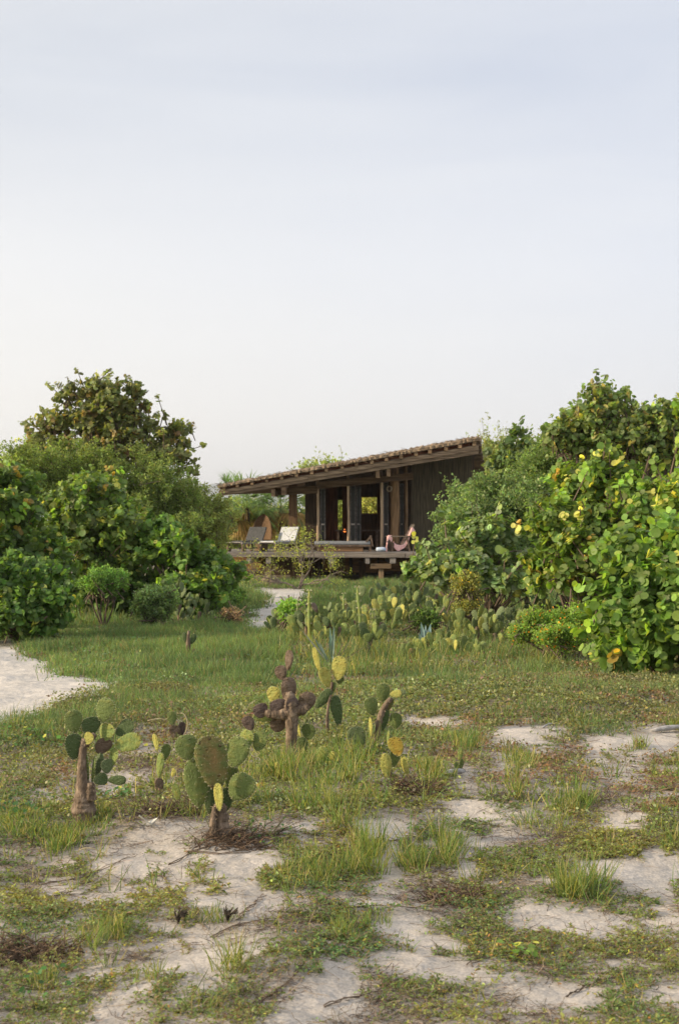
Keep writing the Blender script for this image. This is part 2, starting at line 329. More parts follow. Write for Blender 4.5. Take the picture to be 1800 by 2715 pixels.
def build_ground():
    xs = np.concatenate([np.linspace(-4000, -60, 14), np.linspace(-50, -12, 30), np.linspace(-11.5, 11.5, 300), np.linspace(12, 50, 30), np.linspace(60, 4000, 14)])
    ys = np.concatenate([np.linspace(-4000, -30, 10), np.linspace(-20, 2, 12), np.linspace(2.3, 16, 260), np.linspace(16.2, 46, 170), np.linspace(48, 90, 30), np.linspace(100, 6500, 24)])
    X, Y = np.meshgrid(xs, ys); Z = gz(X, Y)
    v = np.stack([X, Y, Z], -1).reshape(-1, 3); nx = len(xs); ny = len(ys)
    i = (np.arange(ny - 1)[:, None] * nx + np.arange(nx - 1)[None]).ravel()
    f = np.stack([i, i + 1, i + nx + 1, i + nx], -1)
    k = cover(X.clip(-40, 40), Y.clip(4, 60)).ravel()
    sand = np.array((.475, .43, .385)); soil = np.array((.19, .155, .11))
    q = np.zeros(len(k))
    for ch, a in (('.', 0), (',', .12), ('b', .6), ('g', .35), ('y', .3), ('t', .55), ('m', .75), ('r', .55), ('k', .85)): q[k == ord(ch)] = a
    q = np.where((Y.ravel() < 4) , .3, q)
    # soften
    qq = q.reshape(ny, nx)
    for _ in range(2):
        qq[1:-1, 1:-1] = (qq[1:-1, 1:-1] * 2 + qq[:-2, 1:-1] + qq[2:, 1:-1] + qq[1:-1, :-2] + qq[1:-1, 2:]) / 6
    q = qq.ravel()[:, None]
    far = sstep(45, 80, Y.ravel())[:, None]
    cols = sand * (1 - q) + soil * q
    cols = cols * (1 - far) + np.array((.10, .11, .05)) * far
    m, t, o = newmat('sand_ground'); n = t.nodes; l = t.links
    at = n.new('ShaderNodeAttribute'); at.attribute_name = 'col'; c = n.new('ShaderNodeTexCoord')
    z = n.new('ShaderNodeTexNoise'); z.inputs['Scale'].default_value = 3.5; z.inputs['Detail'].default_value = 12; z.inputs['Roughness'].default_value = .7; l.new(c.outputs['Object'], z.inputs['Vector'])
    mr = n.new('ShaderNodeMapRange'); l.new(z.outputs[0], mr.inputs[0]); mr.inputs[1].default_value = .3; mr.inputs[2].default_value = .7; mr.inputs[3].default_value = .78; mr.inputs[4].default_value = 1.14
    z3 = n.new('ShaderNodeTexNoise'); z3.inputs['Scale'].default_value = 95; z3.inputs['Detail'].default_value = 3; l.new(c.outputs['Object'], z3.inputs['Vector'])
    mr3 = n.new('ShaderNodeMapRange'); l.new(z3.outputs[0], mr3.inputs[0]); mr3.inputs[1].default_value = .3; mr3.inputs[2].default_value = .7; mr3.inputs[3].default_value = .72; mr3.inputs[4].default_value = 1.2
    mm = n.new('ShaderNodeMath'); mm.operation = 'MULTIPLY'; l.new(mr.outputs[0], mm.inputs[0]); l.new(mr3.outputs[0], mm.inputs[1])
    g = n.new('ShaderNodeVectorMath'); g.operation = 'SCALE'; l.new(at.outputs['Color'], g.inputs[0]); l.new(mm.outputs[0], g.inputs['Scale'])
    b = n.new('ShaderNodeBsdfPrincipled'); b.inputs['Roughness'].default_value = .95; b.inputs['Specular IOR Level'].default_value = .15; l.new(g.outputs[0], b.inputs['Base Color'])
    z2 = n.new('ShaderNodeTexNoise'); z2.inputs['Scale'].default_value = 8; z2.inputs['Detail'].default_value = 5; z2.inputs['Roughness'].default_value = .45; l.new(c.outputs['Object'], z2.inputs['Vector'])
    bp = n.new('ShaderNodeBump'); bp.inputs['Strength'].default_value = .7; bp.inputs['Distance'].default_value = .05; l.new(z2.outputs[0], bp.inputs['Height']); l.new(bp.outputs[0], b.inputs['Normal'])
    l.new(b.outputs[0], o.inputs[0]); M['sand'] = m
    g_ = fast_mesh('ground', v, f, cols, m, smooth=True); tag(g_, 'pale sandy ground with patches of dark soil and litter', 'ground', kind='structure')
    for nm, P, lab, dx in (('sand_path', PATH1, 'bare white sand path at the left edge of the grass', .07), ('sand_path', PATH2, 'narrow grey sand path leading to the deck', .09)):
        P = np.array(P); x0, x1 = P[:, 0].min() - .3, P[:, 0].max() + .3; y0, y1 = P[:, 1].min() - .3, P[:, 1].max() + .3
        xs = np.arange(x0, x1, dx); ys = np.arange(y0, y1, dx)
        X, Y = np.meshgrid(xs, ys); cx = X[:-1, :-1] + dx / 2; cy = Y[:-1, :-1] + dx / 2
        # the sand sheet follows the triangulated ground a little above it
        ok = in_paths(cx, cy).ravel()
        v = np.stack([X, Y, gz(X, Y) + .008], -1).reshape(-1, 3); nx = len(xs)
        i = (np.arange(len(ys) - 1)[:, None] * nx + np.arange(nx - 1)[None]).ravel()[ok]
        f = np.stack([i, i + 1, i + nx + 1, i + nx], -1)
        u, inv = np.unique(f, return_inverse=True); v = v[u]; f = inv.reshape(f.shape)
        o_ = fast_mesh(nm, v, f, np.tile(np.array((.53, .49, .445)), (len(v), 1)), m, smooth=True); tag(o_, lab, 'path', kind='structure')
build_ground()
# far hills
def hills():
    D = 5600.0; xs = np.linspace(-3900, 3900, 160); px = 900 + xs / D * F
    top = (62 + 60 * np.exp(-((px - 600) / 190) ** 2) + 25 * np.exp(-((px - 180) / 150) ** 2) + 8 * np.sin(xs / 190) + 5 * np.sin(xs / 77)) * D / 3200 * .9
    top = np.maximum(top, 6) * np.clip((3900 - np.abs(xs)) / 900, .05, 1)
    v = np.concatenate([np.stack([xs, D + 0 * xs - 900, -2 + 0 * xs], -1), np.stack([xs, D - 400 + 0 * xs, top * .62], -1), np.stack([xs, D + 0 * xs, top], -1), np.stack([xs, D + 0 * xs + 700, -2 + 0 * xs], -1)])
    n = 160; f = [(a, a + 1, a + n + 1, a + n) for k in range(3) for a in range(k * n, k * n + n - 1)]
    o = MB().add(v, f, (1, 1, 1)).build('hills', noisemat('hill_scrub', (.06, .08, .045), (.11, .12, .08), .01, bump=0), smooth=True); tag(o, 'low hazy hills on the horizon', 'hills', kind='structure')
hills()

# ================================================================== HOUSE
wood_x = noisemat('weathered_wood', (.15, .115, .082), (.42, .34, .25), 7, (.25, 3, 3), bump=.5, attr=True)
wood_z = noisemat('post_wood', (.15, .115, .082), (.42, .34, .25), 7, (3, 3, .25), bump=.5, attr=True)
grey_x = noisemat('grey_deck_wood', (.18, .16, .145), (.40, .365, .335), 6, (.3, 3, 3), bump=.4, attr=True)
dark_w = noisemat('dark_wall_wood', (.046, .036, .026), (.12, .092, .066), 6, (4, 4, .3), bump=.4, attr=True)
screen_m = noisemat('dark_screen', (.022, .021, .017), (.042, .040, .033), 30, bump=0, rough=.4)
thatch_m = noisemat('thatch', (.14, .10, .062), (.40, .30, .20), 10, (.4, 2, 2), bump=1.0, attr=True)
straw_m = attrmat('straw')
HY = 44.0
def HP(px, py, dy=0.0): return Vector(W(px, py, HY + dy))
house = thing('beach_house', (0.3, 47, 0), 'open dark timber beach house with a sloping thatched roof on a raised deck', 'house')
HO = house.location
def hb(name, mb, mat, parent=house, **k): return mb.build(name, mat, parent, origin=HO, **k)
FLx, FRx, BLx, BRx = -3.69, 4.29, -4.06, 5.12
def roofp(u, v):                                     # underside of the rafters; v 0 front .. 1 back
    x = (FLx * (1 - u) + FRx * u) * (1 - v) + (BLx * (1 - u) + BRx * u) * v
    zf = 2.80 * (1 - u) + 4.21 * u; zb = 2.84 * (1 - u) + 3.16 * u
    bulge = .55 * u * math.sin(min(v, 1) * math.pi) * .55
    return Vector((x, HY + 7.0 * v, zf * (1 - v) + zb * v + bulge))
# deck
deckz = 1.6 - (1463 - HZ) / F * HY                    # .91
X0 = (574 - 900) / F * HY; X1 = (1262 - 900) / F * HY
mb = MB(); nb = 14
for i in range(nb):
    y0 = HY + i * 6.6 / nb; box(mb, ((X0 + X1) / 2 + random.uniform(-.02, .02), y0 + .235, deckz - .025 + random.uniform(-.004, .004)), (X1 - X0, 6.6 / nb - .012, .045), col=[random.uniform(.75, 1.05)] * 3)
hb('deck', mb, grey_x)
xm = (806 - 900) / F * HY
for a, b, dz, t in ((X0, xm - .03, 0.005, .135), (xm, 2.02, 0, .145), (2.04, X1, -.006, .15)):
    mb = MB(); box(mb, ((a + b) / 2, HY - .045, deckz - .06 - t / 2 + dz + .03), (b - a, .06, t), col=(.80, .74, .68)); hb('deck_fascia', mb, grey_x)
for px, w_ in ((878, .16), (1041, .18), (968, .13), (660, .13), (712, .15), (1120, .15)):      # joist ends under the fascia
    x = (px - 900) / F * HY; mb = MB(); 
    if px == 968: x = (974 - 900) / F * HY
    box(mb, (x, HY + 2.6, deckz - .28), (w_, 5.3, .17), col=(.8, .78, .76)); hb('deck_beam', mb, grey_x)
mb = MB(); x0, x1 = [(q - 900) / F * HY for q in (982, 1037)]
box(mb, ((x0 + x1) / 2, HY + .12, deckz - .445), (x1 - x0, .26, .16), col=(.6, .5, .38)); hb('cap_beam', mb, wood_x)
for px, yy, w_ in ((1010, .12, .15), (713, .2, .15), (900, 1.2, .2), (640, 1.3, .2), (960, 2.8, .22), (780, .9, .22), (1090, 1.0, .2), (1180, .3, .18), (820, 3.2, .2), (700, 3.5, .2)):
    x = (px - 900) / F * (HY + yy); mb = MB(); top = deckz - (.53 if px == 1010 else .36)
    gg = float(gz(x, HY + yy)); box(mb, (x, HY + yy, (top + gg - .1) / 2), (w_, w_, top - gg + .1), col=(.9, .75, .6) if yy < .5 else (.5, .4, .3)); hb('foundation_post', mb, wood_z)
# boarding under the deck at the back
for a, b, t in ((855, 885, .22), (910, 925, .22), (935, 1000, .16), (1005, 1150, .3), (600, 700, .35)):
    mb = MB(); yy = HY + 4.2; xa, xb = (a - 900) / F * yy, (b - 900) / F * yy
    box(mb, ((xa + xb) / 2, yy, .36 + t / 4), (xb - xa, .04, .5), col=(1.1, .75, .42)); hb('underfloor_board', mb, wood_x)
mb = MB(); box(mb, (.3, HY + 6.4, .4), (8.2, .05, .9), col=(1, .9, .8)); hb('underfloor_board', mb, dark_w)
# posts on the deck
def rz_at(x, dy):
    v = dy / 7.0; u = (x - (FLx * (1 - v) + BLx * v)) / ((FRx * (1 - v) + BRx * v) - (FLx * (1 - v) + BLx * v)); return roofp(u, v).z
def post(px0, px1, dy, col, mat=wood_z, name='post', top=None, depth=None, jit=.0, rnd=False):
    y = HY + dy; xa, xb = (px0 - 900) / F * y, (px1 - 900) / F * y; w_ = xb - xa; x = (xa + xb) / 2
    tz = rz_at(x, dy) - .02 if top is None else top; m_ = MB()
    if rnd: tube(m_, spline([(x, y, deckz), (x + .015, y, (deckz + tz) / 2), (x - .01, y, tz)], 9), w_ / 2, 10, .05, col)
    else: box(m_, (x, y, (deckz + tz) / 2), (w_, depth or w_, tz - deckz), col=col)
    hb(name, m_, mat, smooth=rnd)
post(766, 788, 1.8, (.62, .46, .33))
for a, b in ((838.5, 846), (919.5, 926.5), (1007, 1015)): post(a, b, 1.3, (1.75, 1.6, 1.45), rnd=True, name='slender_post')
post(1033, 1058, 1.6, (.85, .66, .46), rnd=True, name='log_post')
post(1071, 1080, 1.9, (.7, .56, .42), rnd=True, name='slender_post')
post(788 + 21, 840, 3.6, (1, .9, .8), mat=dark_w, name='wall_return', depth=.12)
# walls
def wall(pa, pb, dy, holes=(), col=(1, .85, .7), name='wall', mat=dark_w, th=.08, bottom=None, topz=None):
    """a wall facing the front with rectangular openings given in photograph pixels"""
    y = HY + dy; X = lambda p: (p - 900) / F * y; Zf = lambda p: EYE + (HZ - p) / F * y
    xs = sorted({X(pa), X(pb)} | {X(h[0]) for h in holes} | {X(h[2]) for h in holes}); m_ = MB()
    for xa, xb in zip(xs[:-1], xs[1:]):
        segs = [(deckz, None)]
        for h in holes:
            if X(h[0]) - 1e-6 <= xa and xb <= X(h[2]) + 1e-6: segs = [(deckz, Zf(h[3])), (Zf(h[1]), None)]
        for z0, z1 in segs:
            ta, tb = (rz_at(xa, dy) - .01, rz_at(xb, dy) - .01) if z1 is None else (z1, z1)
            v = [(xa, y, z0), (xb, y, z0), (xb, y, tb), (xa, y, ta), (xa, y + th, z0), (xb, y + th, z0), (xb, y + th, tb), (xa, y + th, ta)]
            m_.add(v, [(0, 1, 2, 3), (7, 6, 5, 4), (0, 4, 5, 1), (1, 5, 6, 2), (2, 6, 7, 3), (3, 7, 4, 0)], col)
    o = m_.build(name, mat, house, origin=HO)
    for h in holes:
        f_ = MB(); t = .035; a, b, c, d = X(h[0]), X(h[2]), Zf(h[3]), Zf(h[1])
        box(f_, ((a + b) / 2, y - .02, c - t / 2 + .002), (b - a + 2 * t, .05, t), col=(.9, .6, .4)); box(f_, ((a + b) / 2, y - .02, d + t / 2), (b - a + 2 * t, .05, t), col=(.9, .6, .4))
        for q in (a - t / 2, b + t / 2): box(f_, (q, y - .022, (c + d) / 2), (t, .05, d - c), col=(.9, .6, .4))
        wf = f_.build('window_frame', wood_z, None, origin=HO); wf.parent = o
    return o
wall(832, 1092, 5.6, holes=((896, 1326, 907.5, 1406), (959, 1318.5, 999, 1361)), col=(1.2, .80, .52))
wall(1090, 1250, 2.0, col=(.95, 1.0, .85), name='side_room_wall')
# return walls closing the rooms
for px, ya, yb in ((1090.5, 2.08, 5.6), (1250, 2.08, 6.4)):
    m_ = MB(); y0 = HY + ya; x = (px - 900) / F * y0
    za, zb = rz_at(x, ya) - .02, rz_at(x, yb) - .02
    m_.add([(x, HY + ya, deckz), (x, HY + yb, deckz), (x, HY + yb, zb), (x, HY + ya, za), (x + .08, HY + ya, deckz), (x + .08, HY + yb, deckz), (x + .08, HY + yb, zb), (x + .08, HY + ya, za)],
           [(0, 1, 2, 3), (7, 6, 5, 4), (0, 4, 5, 1), (1, 5, 6, 2), (2, 6, 7, 3), (3, 7, 4, 0)], (1, .9, .8)); hb('wall', m_, dark_w)
m_ = MB(); x = (837 - 900) / F * (HY + 3.7); za, zb = rz_at(x, 3.7) - .02, rz_at(x, 5.6) - .02
m_.add([(x, HY + 3.7, deckz), (x, HY + 5.6, deckz), (x, HY + 5.6, zb), (x, HY + 3.7, za), (x + .08, HY + 3.7, deckz), (x + .08, HY + 5.6, deckz), (x + .08, HY + 5.6, zb), (x + .08, HY + 3.7, za)],
       [(0, 1, 2, 3), (7, 6, 5, 4), (0, 4, 5, 1), (1, 5, 6, 2), (2, 6, 7, 3), (3, 7, 4, 0)], (1, .9, .8)); hb('wall', m_, dark_w)
# inner partition boards beside the narrow window, reddish
for a, b, dy in ((864, 893, 4.6), (908, 920, 5.0)): post(a, b, dy, (1.8, .85, .48), mat=dark_w, name='partition', depth=.06)
# folding screen doors behind the slender posts
def screen(pa, pb, dy, pt):
    y = HY + dy; xa, xb = (pa - 900) / F * y, (pb - 900) / F * y; zt = EYE + (HZ - pt) / F * y; z0 = deckz + .01
    f_ = MB(); t = .035
    for q in (xa + t / 2, xb - t / 2): box(f_, (q, y, (z0 + zt) / 2), (t, .04, zt - z0), col=(.42, .42, .42))
    for q, c in ((z0 + t / 2, .45), (zt - t / 2, .45), (EYE + (HZ - 1390) / F * y, 1.25)): box(f_, ((xa + xb) / 2, y, q), (xb - xa - 2 * t, .036, .05), col=(c, c * .95, c * .9))
    o = hb('screen_door', f_, grey_x); p_ = MB(); box(p_, ((xa + xb) / 2, y + .004, (z0 + zt) / 2), (xb - xa - 2 * t, .008, zt - z0 - 2 * t)); p = p_.build('screen_panel', screen_m, None, origin=HO); p.parent = o
for a, b, dy, pt in ((849, 863, 1.7, 1296), (928, 943, 1.7, 1286), (944, 957, 1.9, 1288), (1016, 1030, 1.7, 1276), (1060, 1070, 2.2, 1282)): screen(a, b, dy, pt)
# beams under the roof
mb = MB(); beam(mb, HP(728, 1304, 1.2) , HP(842, 1298, 1.2), .12, .24, col=(.5, .4, .3)); hb('beam', mb, wood_x)
mb = MB(); beam(mb, HP(842, 1287, 1.0), HP(1095, 1262, 1.0), .12, .22, col=(.42, .33, .25)); hb('beam', mb, wood_x)
for px, w_, yt in ((724, .11, 1307), (752, .14, 1302), (1001.5, .12, 1257), (1030, .12, 1253)):
    x = (px - 900) / F * HY; z = EYE + (HZ - yt) / F * HY; m_ = MB(); c = (.75, .62, .5)
    d = -.12 * 0
    m_.add([(x - w_ / 2, HY + .03, z - .11), (x + w_ / 2, HY + .03, z - .11), (x + w_ / 2, HY + .03, z + .12), (x - w_ / 2, HY + .03, z + .12),
            (x - w_ / 2, HY + 2.6, z - .11 + .05), (x + w_ / 2, HY + 2.6, z - .11 + .05), (x + w_ / 2, HY + 2.6, z + .12), (x - w_ / 2, HY + 2.6, z + .12)],
           [(0, 1, 2, 3), (7, 6, 5, 4), (0, 4, 5, 1), (1, 5, 6, 2), (2, 6, 7, 3), (3, 7, 4, 0)], c)
    hb('beam_end', m_, wood_x)
# roof: fascia, soffit planks, rafter ends, thatch
roof = MB()
NV = 20; NU = 24
for j in range(NV):                                  # soffit planks running along the house
    v0, v1 = j / NV, (j + 1) / NV - .004; ex = random.uniform(-.05, .13); ez = random.uniform(-.02, .01)
    V = []; uu = np.linspace(0, 1, NU)
    for q, u in enumerate(uu):
        for vv in (v0, v1):
            p = roofp(u, vv); dx_ = ex if q == NU - 1 else (-abs(ex) * .6 if q == 0 else 0)
            V.append((p.x + dx_, p.y, p.z + ez)); V.append((p.x + dx_, p.y, p.z + ez + .03))
    f = []
    for q in range(NU - 1):
        a = q * 4; b = a + 4
        f += [(a, a + 2, b + 2, b), (a + 1, b + 1, b + 3, a + 3), (a, b, b + 1, a + 1), (a + 2, a + 3, b + 3, b + 2)]
    f += [(0, 1, 3, 2), ((NU - 1) * 4, (NU - 1) * 4 + 2, (NU - 1) * 4 + 3, (NU - 1) * 4 + 1)]
    c = random.uniform(.45, .8); roof.add(V, f, (c, c * .9, c * .8))
roof_o = hb('roof', roof, wood_x)
def rpart(name, mb, mat): o = mb.build(name, mat, None, origin=HO); o.parent = roof_o; return o
fa = MB()
for k, (u0, u1) in enumerate(((0, .34), (.34, .7), (.7, 1.0))):
    for lay in range(2):
        a0 = u0 - (.005 if u0 == 0 else -.001); V = []
        for u in (a0, u1):
            p = roofp(u, 0); z0 = p.z - .17 - .10 * u; z1 = p.z + .0
            zm = z0 + (z1 - z0) * .42
            lo, hi = (z0, zm) if lay == 0 else (zm + .006, z1); yy = HY - (.05 if lay == 0 else .085)
            V += [(p.x, yy, lo), (p.x, yy, hi), (p.x, yy + .06, hi), (p.x, yy + .06, lo)]
        cc = random.uniform(.85, 1.0) * (1.0 if lay else .82); fa.add(V, [(0, 1, 2, 3), (7, 6, 5, 4), (0, 4, 5, 1), (1, 5, 6, 2), (2, 6, 7, 3), (3, 7, 4, 0)], (cc, cc * .9, cc * .8))
rpart('fascia_board', fa, wood_x)
ul = MB(); V = []
for u in np.linspace(0.01, .985, 20):
    p = roofp(u, 0); V += [(p.x, HY + .10, p.z + .001), (p.x, HY + .10, p.z + .10 + .03 * u)]
ul.add(V, [(2 * i, 2 * i + 2, 2 * i + 3, 2 * i + 1) for i in range(19)], (.9, .42, .28)); rpart('underlay_board', ul, wood_x)
for k in range(18):
    u = .012 + k * .0572 + random.uniform(-.004, .004); m_ = MB(); p = roofp(u, 0); q = roofp(u, 1.0); hh = .085 + .03 * u
    beam(m_, (p.x, HY - .16 + random.uniform(-.02, .02), p.z + .005 + hh / 2), (p.x + .02, HY + .9, p.z + .005 + hh / 2 - .02 * u), .085 + .03 * u, hh, col=(1.05, .86, .66)); rpart('rafter', m_, wood_x)
# thatch slab with an uneven top and edge
th = MB(); nu, nv = 150, 30; V = []
for i in range(nu):
    for j in range(nv):
        u = i / (nu - 1); v = j / (nv - 1) * 1.03 - .028; p = roofp(u, v); zt = p.z + .095 + .035 * u
        e = .02 if 0 < i < nu - 1 else .06
        top = .075 + .07 * u + random.uniform(-.025, .045) + .035 * float(hnoise(u * 40, v * 30, 1, 5))
        if j in (0, nv - 1) or i in (0, nu - 1): top *= .55
        ox = (-.06 if i == 0 else .05 if i == nu - 1 else 0) + random.uniform(-e, e) * .5; oy = random.uniform(-.035, .03)
        V.append((p.x + ox, p.y + oy, zt + top))
        V.append((p.x + ox, p.y + oy, zt + (random.uniform(0, .012))))
f = []
for i in range(nu - 1):
    for j in range(nv - 1):
        a = (i * nv + j) * 2; b = a + 2; c = a + nv * 2; d = c + 2
        f += [(a, c, d, b), (a + 1, b + 1, d + 1, c + 1)]
        if j == 0: f.append((a, a + 1, c + 1, c))
        if j == nv - 2: f.append((b, d, d + 1, b + 1))
        if i == 0: f.append((a, b, b + 1, a + 1))
        if i == nu - 2: f.append((c, c + 1, d + 1, d))
th.add(V, f, (1, 1, 1)); rpart('thatch', th, thatch_m)
st = MB()
for k in range(2600):
    u = random.random(); v = random.choice([random.uniform(-.03, .01), random.uniform(-.03, .01), random.random()]); p = roofp(u, v)
    z = p.z + .10 + .035 * u + random.uniform(.0, .10 + .055 * u); a = random.uniform(-1, 1) * .9; l = random.uniform(.06, .2)
    d = Vector((math.cos(a) * random.choice((-1, 1)), -random.uniform(0, .5), random.uniform(-.3, .25))).normalized() * l
    if u < .01 or u > .99: d.x = abs(d.x) * (1 if u > .5 else -1)
    s = Vector((0, 0, random.uniform(.004, .010))); c = random.uniform(.5, 1.3); b = Vector((p.x, p.y, z))
    st.add([b, b + d, b + d + s, b + s], [(0, 1, 2, 3)], (.27 * c, .20 * c, .135 * c))
rpart('straw', st, straw_m)

# ------------------------------------------------------------------ furniture on the deck
cloth_grey = noisemat('grey_canvas', (.20, .21, .22), (.28, .29, .30), 18, bump=.2)
cloth_dark = noisemat('charcoal_canvas', (.055, .058, .060), (.10, .10, .10), 18, bump=.2)
cloth_pale = noisemat('pale_canvas', (.50, .53, .56), (.62, .64, .67), 14, bump=.2)
cloth_pink = noisemat('pink_towel', (.74, .38, .36), (.88, .58, .54), 16, bump=.5)
wood_o = noisemat('orange_wood', (.16, .085, .04), (.34, .20, .10), 7, (.3, 3, 3), bump=.4)
wood_d = noisemat('brown_furniture_wood', (.09, .06, .04), (.20, .14, .10), 9, bump=.3)
wicker = noisemat('wicker', (.11, .065, .035), (.26, .165, .09), 60, (1, 1, 1), bump=1.2, bscale=90)
def lounger(px, dy, label, cushion, ang):
    p = HP(px, 1463, dy); t = thing('sun_lounger', (p.x, p.y, deckz), label, 'sun lounger', 'two sun loungers on the left of the deck'); t.rotation_euler = (0, 0, ang)
    f_ = MB()                                        # local: x along the lounger, head at +x
    for s in (-.29, .29): box(f_, (0, s, .27), (1.75, .05, .07))
    for x in np.linspace(-.84, .84, 12): box(f_, (x, 0, .285), (.09, .53, .022))
    f_.build('frame', grey_x, t)
    for x in (-.72, .62):
        for s in (-.27, .27):
            l_ = MB(); box(l_, (x, s, .12), (.18 if x < 0 else .1, .06, .236)); l_.build('leg', wood_d, t)
    l_ = MB(); box(l_, (-.05, .0, .10), (1.1, .06, .05)); l_.build('stretcher', grey_x, t)
    b_ = MB(); beam(b_, (.34, 0, .325), (.60, 0, .76), .62, .055); b_.build('backrest', cushion, t)
    s_ = MB(); beam(s_, (.52, 0, .56), (.74, 0, .315), .04, .04); s_.build('back_strut', wood_d, t)
    c_ = MB(); box(c_, (-.27, 0, .315), (1.1, .54, .035)); c_.build('cushion', cushion, t)
lounger(659, .95, 'sun lounger with a dark charcoal backrest, left end of the deck', cloth_dark, R(62))
lounger(745, .92, 'sun lounger with a pale blue-white backrest in front of the brown post', cloth_pale, R(62))
def wicker_chair():
    p = HP(693, 1463, 2.2); t = thing('wicker_chair', (p.x, p.y, deckz), 'tall pointed brown wicker chair standing behind the dark lounger', 'chair'); t.rotation_euler = (0, 0, R(-14))
    V = []; n, m = 15, 11; H = 1.2
    for side in (0, 1):
        for i in range(n):
            q = i / (n - 1); z = .32 + q * (H - .32); w_ = .36 * (1 - q ** 2.6) ** .62 if q < 1 else 0.0
            for j in range(m):
                s = j / (m - 1) * 2 - 1; V.append((s * w_, .16 - .22 * s * s * (1 - q * .6) + .16 * q + side * .035, z))
    f = []
    for sd in (0, 1):
        b = sd * n * m
        for i in range(n - 1):
            for j in range(m - 1): q = (b + i * m + j, b + i * m + j + 1, b + (i + 1) * m + j + 1, b + (i + 1) * m + j); f.append(q if sd == 0 else q[::-1])
    k = n * m
    for i in range(n - 1): f += [(i * m, (i + 1) * m, (i + 1) * m + k, i * m + k), (i * m + m - 1, i * m + m - 1 + k, (i + 1) * m + m - 1 + k, (i + 1) * m + m - 1)]
    MB().add(V, f).build('backrest', wicker, t, smooth=True)
    s_ = MB(); tube(s_, [(0, -.08, .28), (0, -.08, .31), (0, -.08, .36)], [.25, .30, .29], 18); s_.build('seat', wicker, t)
    b_ = MB(); tube(b_, [(0, -.05, 0), (0, -.05, .1), (0, -.05, .28)], [.24, .15, .2], 16); b_.build('base', wicker, t)
wicker_chair()
def daybed():
    a, b = HP(834, 1463, .75), HP(989, 1463, .75); cx = (a.x + b.x) / 2; t = thing('daybed', (cx, HY + .75, deckz), 'long wooden daybed with a grey mattress at the centre of the deck', 'daybed'); Wd = b.x - a.x
    m_ = MB(); box(m_, (-.10, 0, .075), (Wd * .76, .72, .15)); box(m_, (-.10, -.365, .075), (Wd * .74, .01, .11)); m_.build('base', wood_o, t)
    m_ = MB(); box(m_, (-.03, 0, .185), (Wd * .95, .86, .055)); m_.build('platform', wood_d, t)
    mm = MB(); V = []; n = 14
    prof = [(-.42, .215), (-.44, .25), (-.42, .305), (-.36, .325), (.36, .325), (.42, .305), (.44, .25), (.42, .215)]
    xs = np.linspace(-Wd / 2, Wd / 2 - .1, n)
    for i, x in enumerate(xs):
        sc = .93 if i in (0, n - 1) else 1
        for (y, z) in prof: V.append((x, y * sc, .27 + (z - .27) * (sc * (1 + random.uniform(-.06, .06)))))
    f = [(i * 8 + k, i * 8 + (k + 1) % 8, (i + 1) * 8 + (k + 1) % 8, (i + 1) * 8 + k) for i in range(n - 1) for k in range(8)] + [tuple(range(8))[::-1], tuple((n - 1) * 8 + k for k in range(8))]
    mm.add(V, f).build('mattress', cloth_grey, t)
    for s in (-.40, .40):
        r = MB(); beam(r, (Wd / 2 - .30, s, .22), (Wd / 2 - .08, s, .47), .045, .045); beam(r, (Wd / 2 - .08, s + .002, .47), (Wd / 2 - .02, s + .002, .16), .045, .045); r.build('arm_frame', wood_d, t)
    r = MB(); beam(r, (Wd / 2 - .08, -.44, .482), (Wd / 2 - .08, .44, .482), .05, .03); r.build('arm_rail', wood_d, t)
    for x in (-Wd / 2 + .12, Wd / 2 - .10):
        for s in (-.36, .36): l_ = MB(); box(l_, (x, s, .08), (.07, .07, .16)); l_.build('leg', wood_d, t)
daybed()
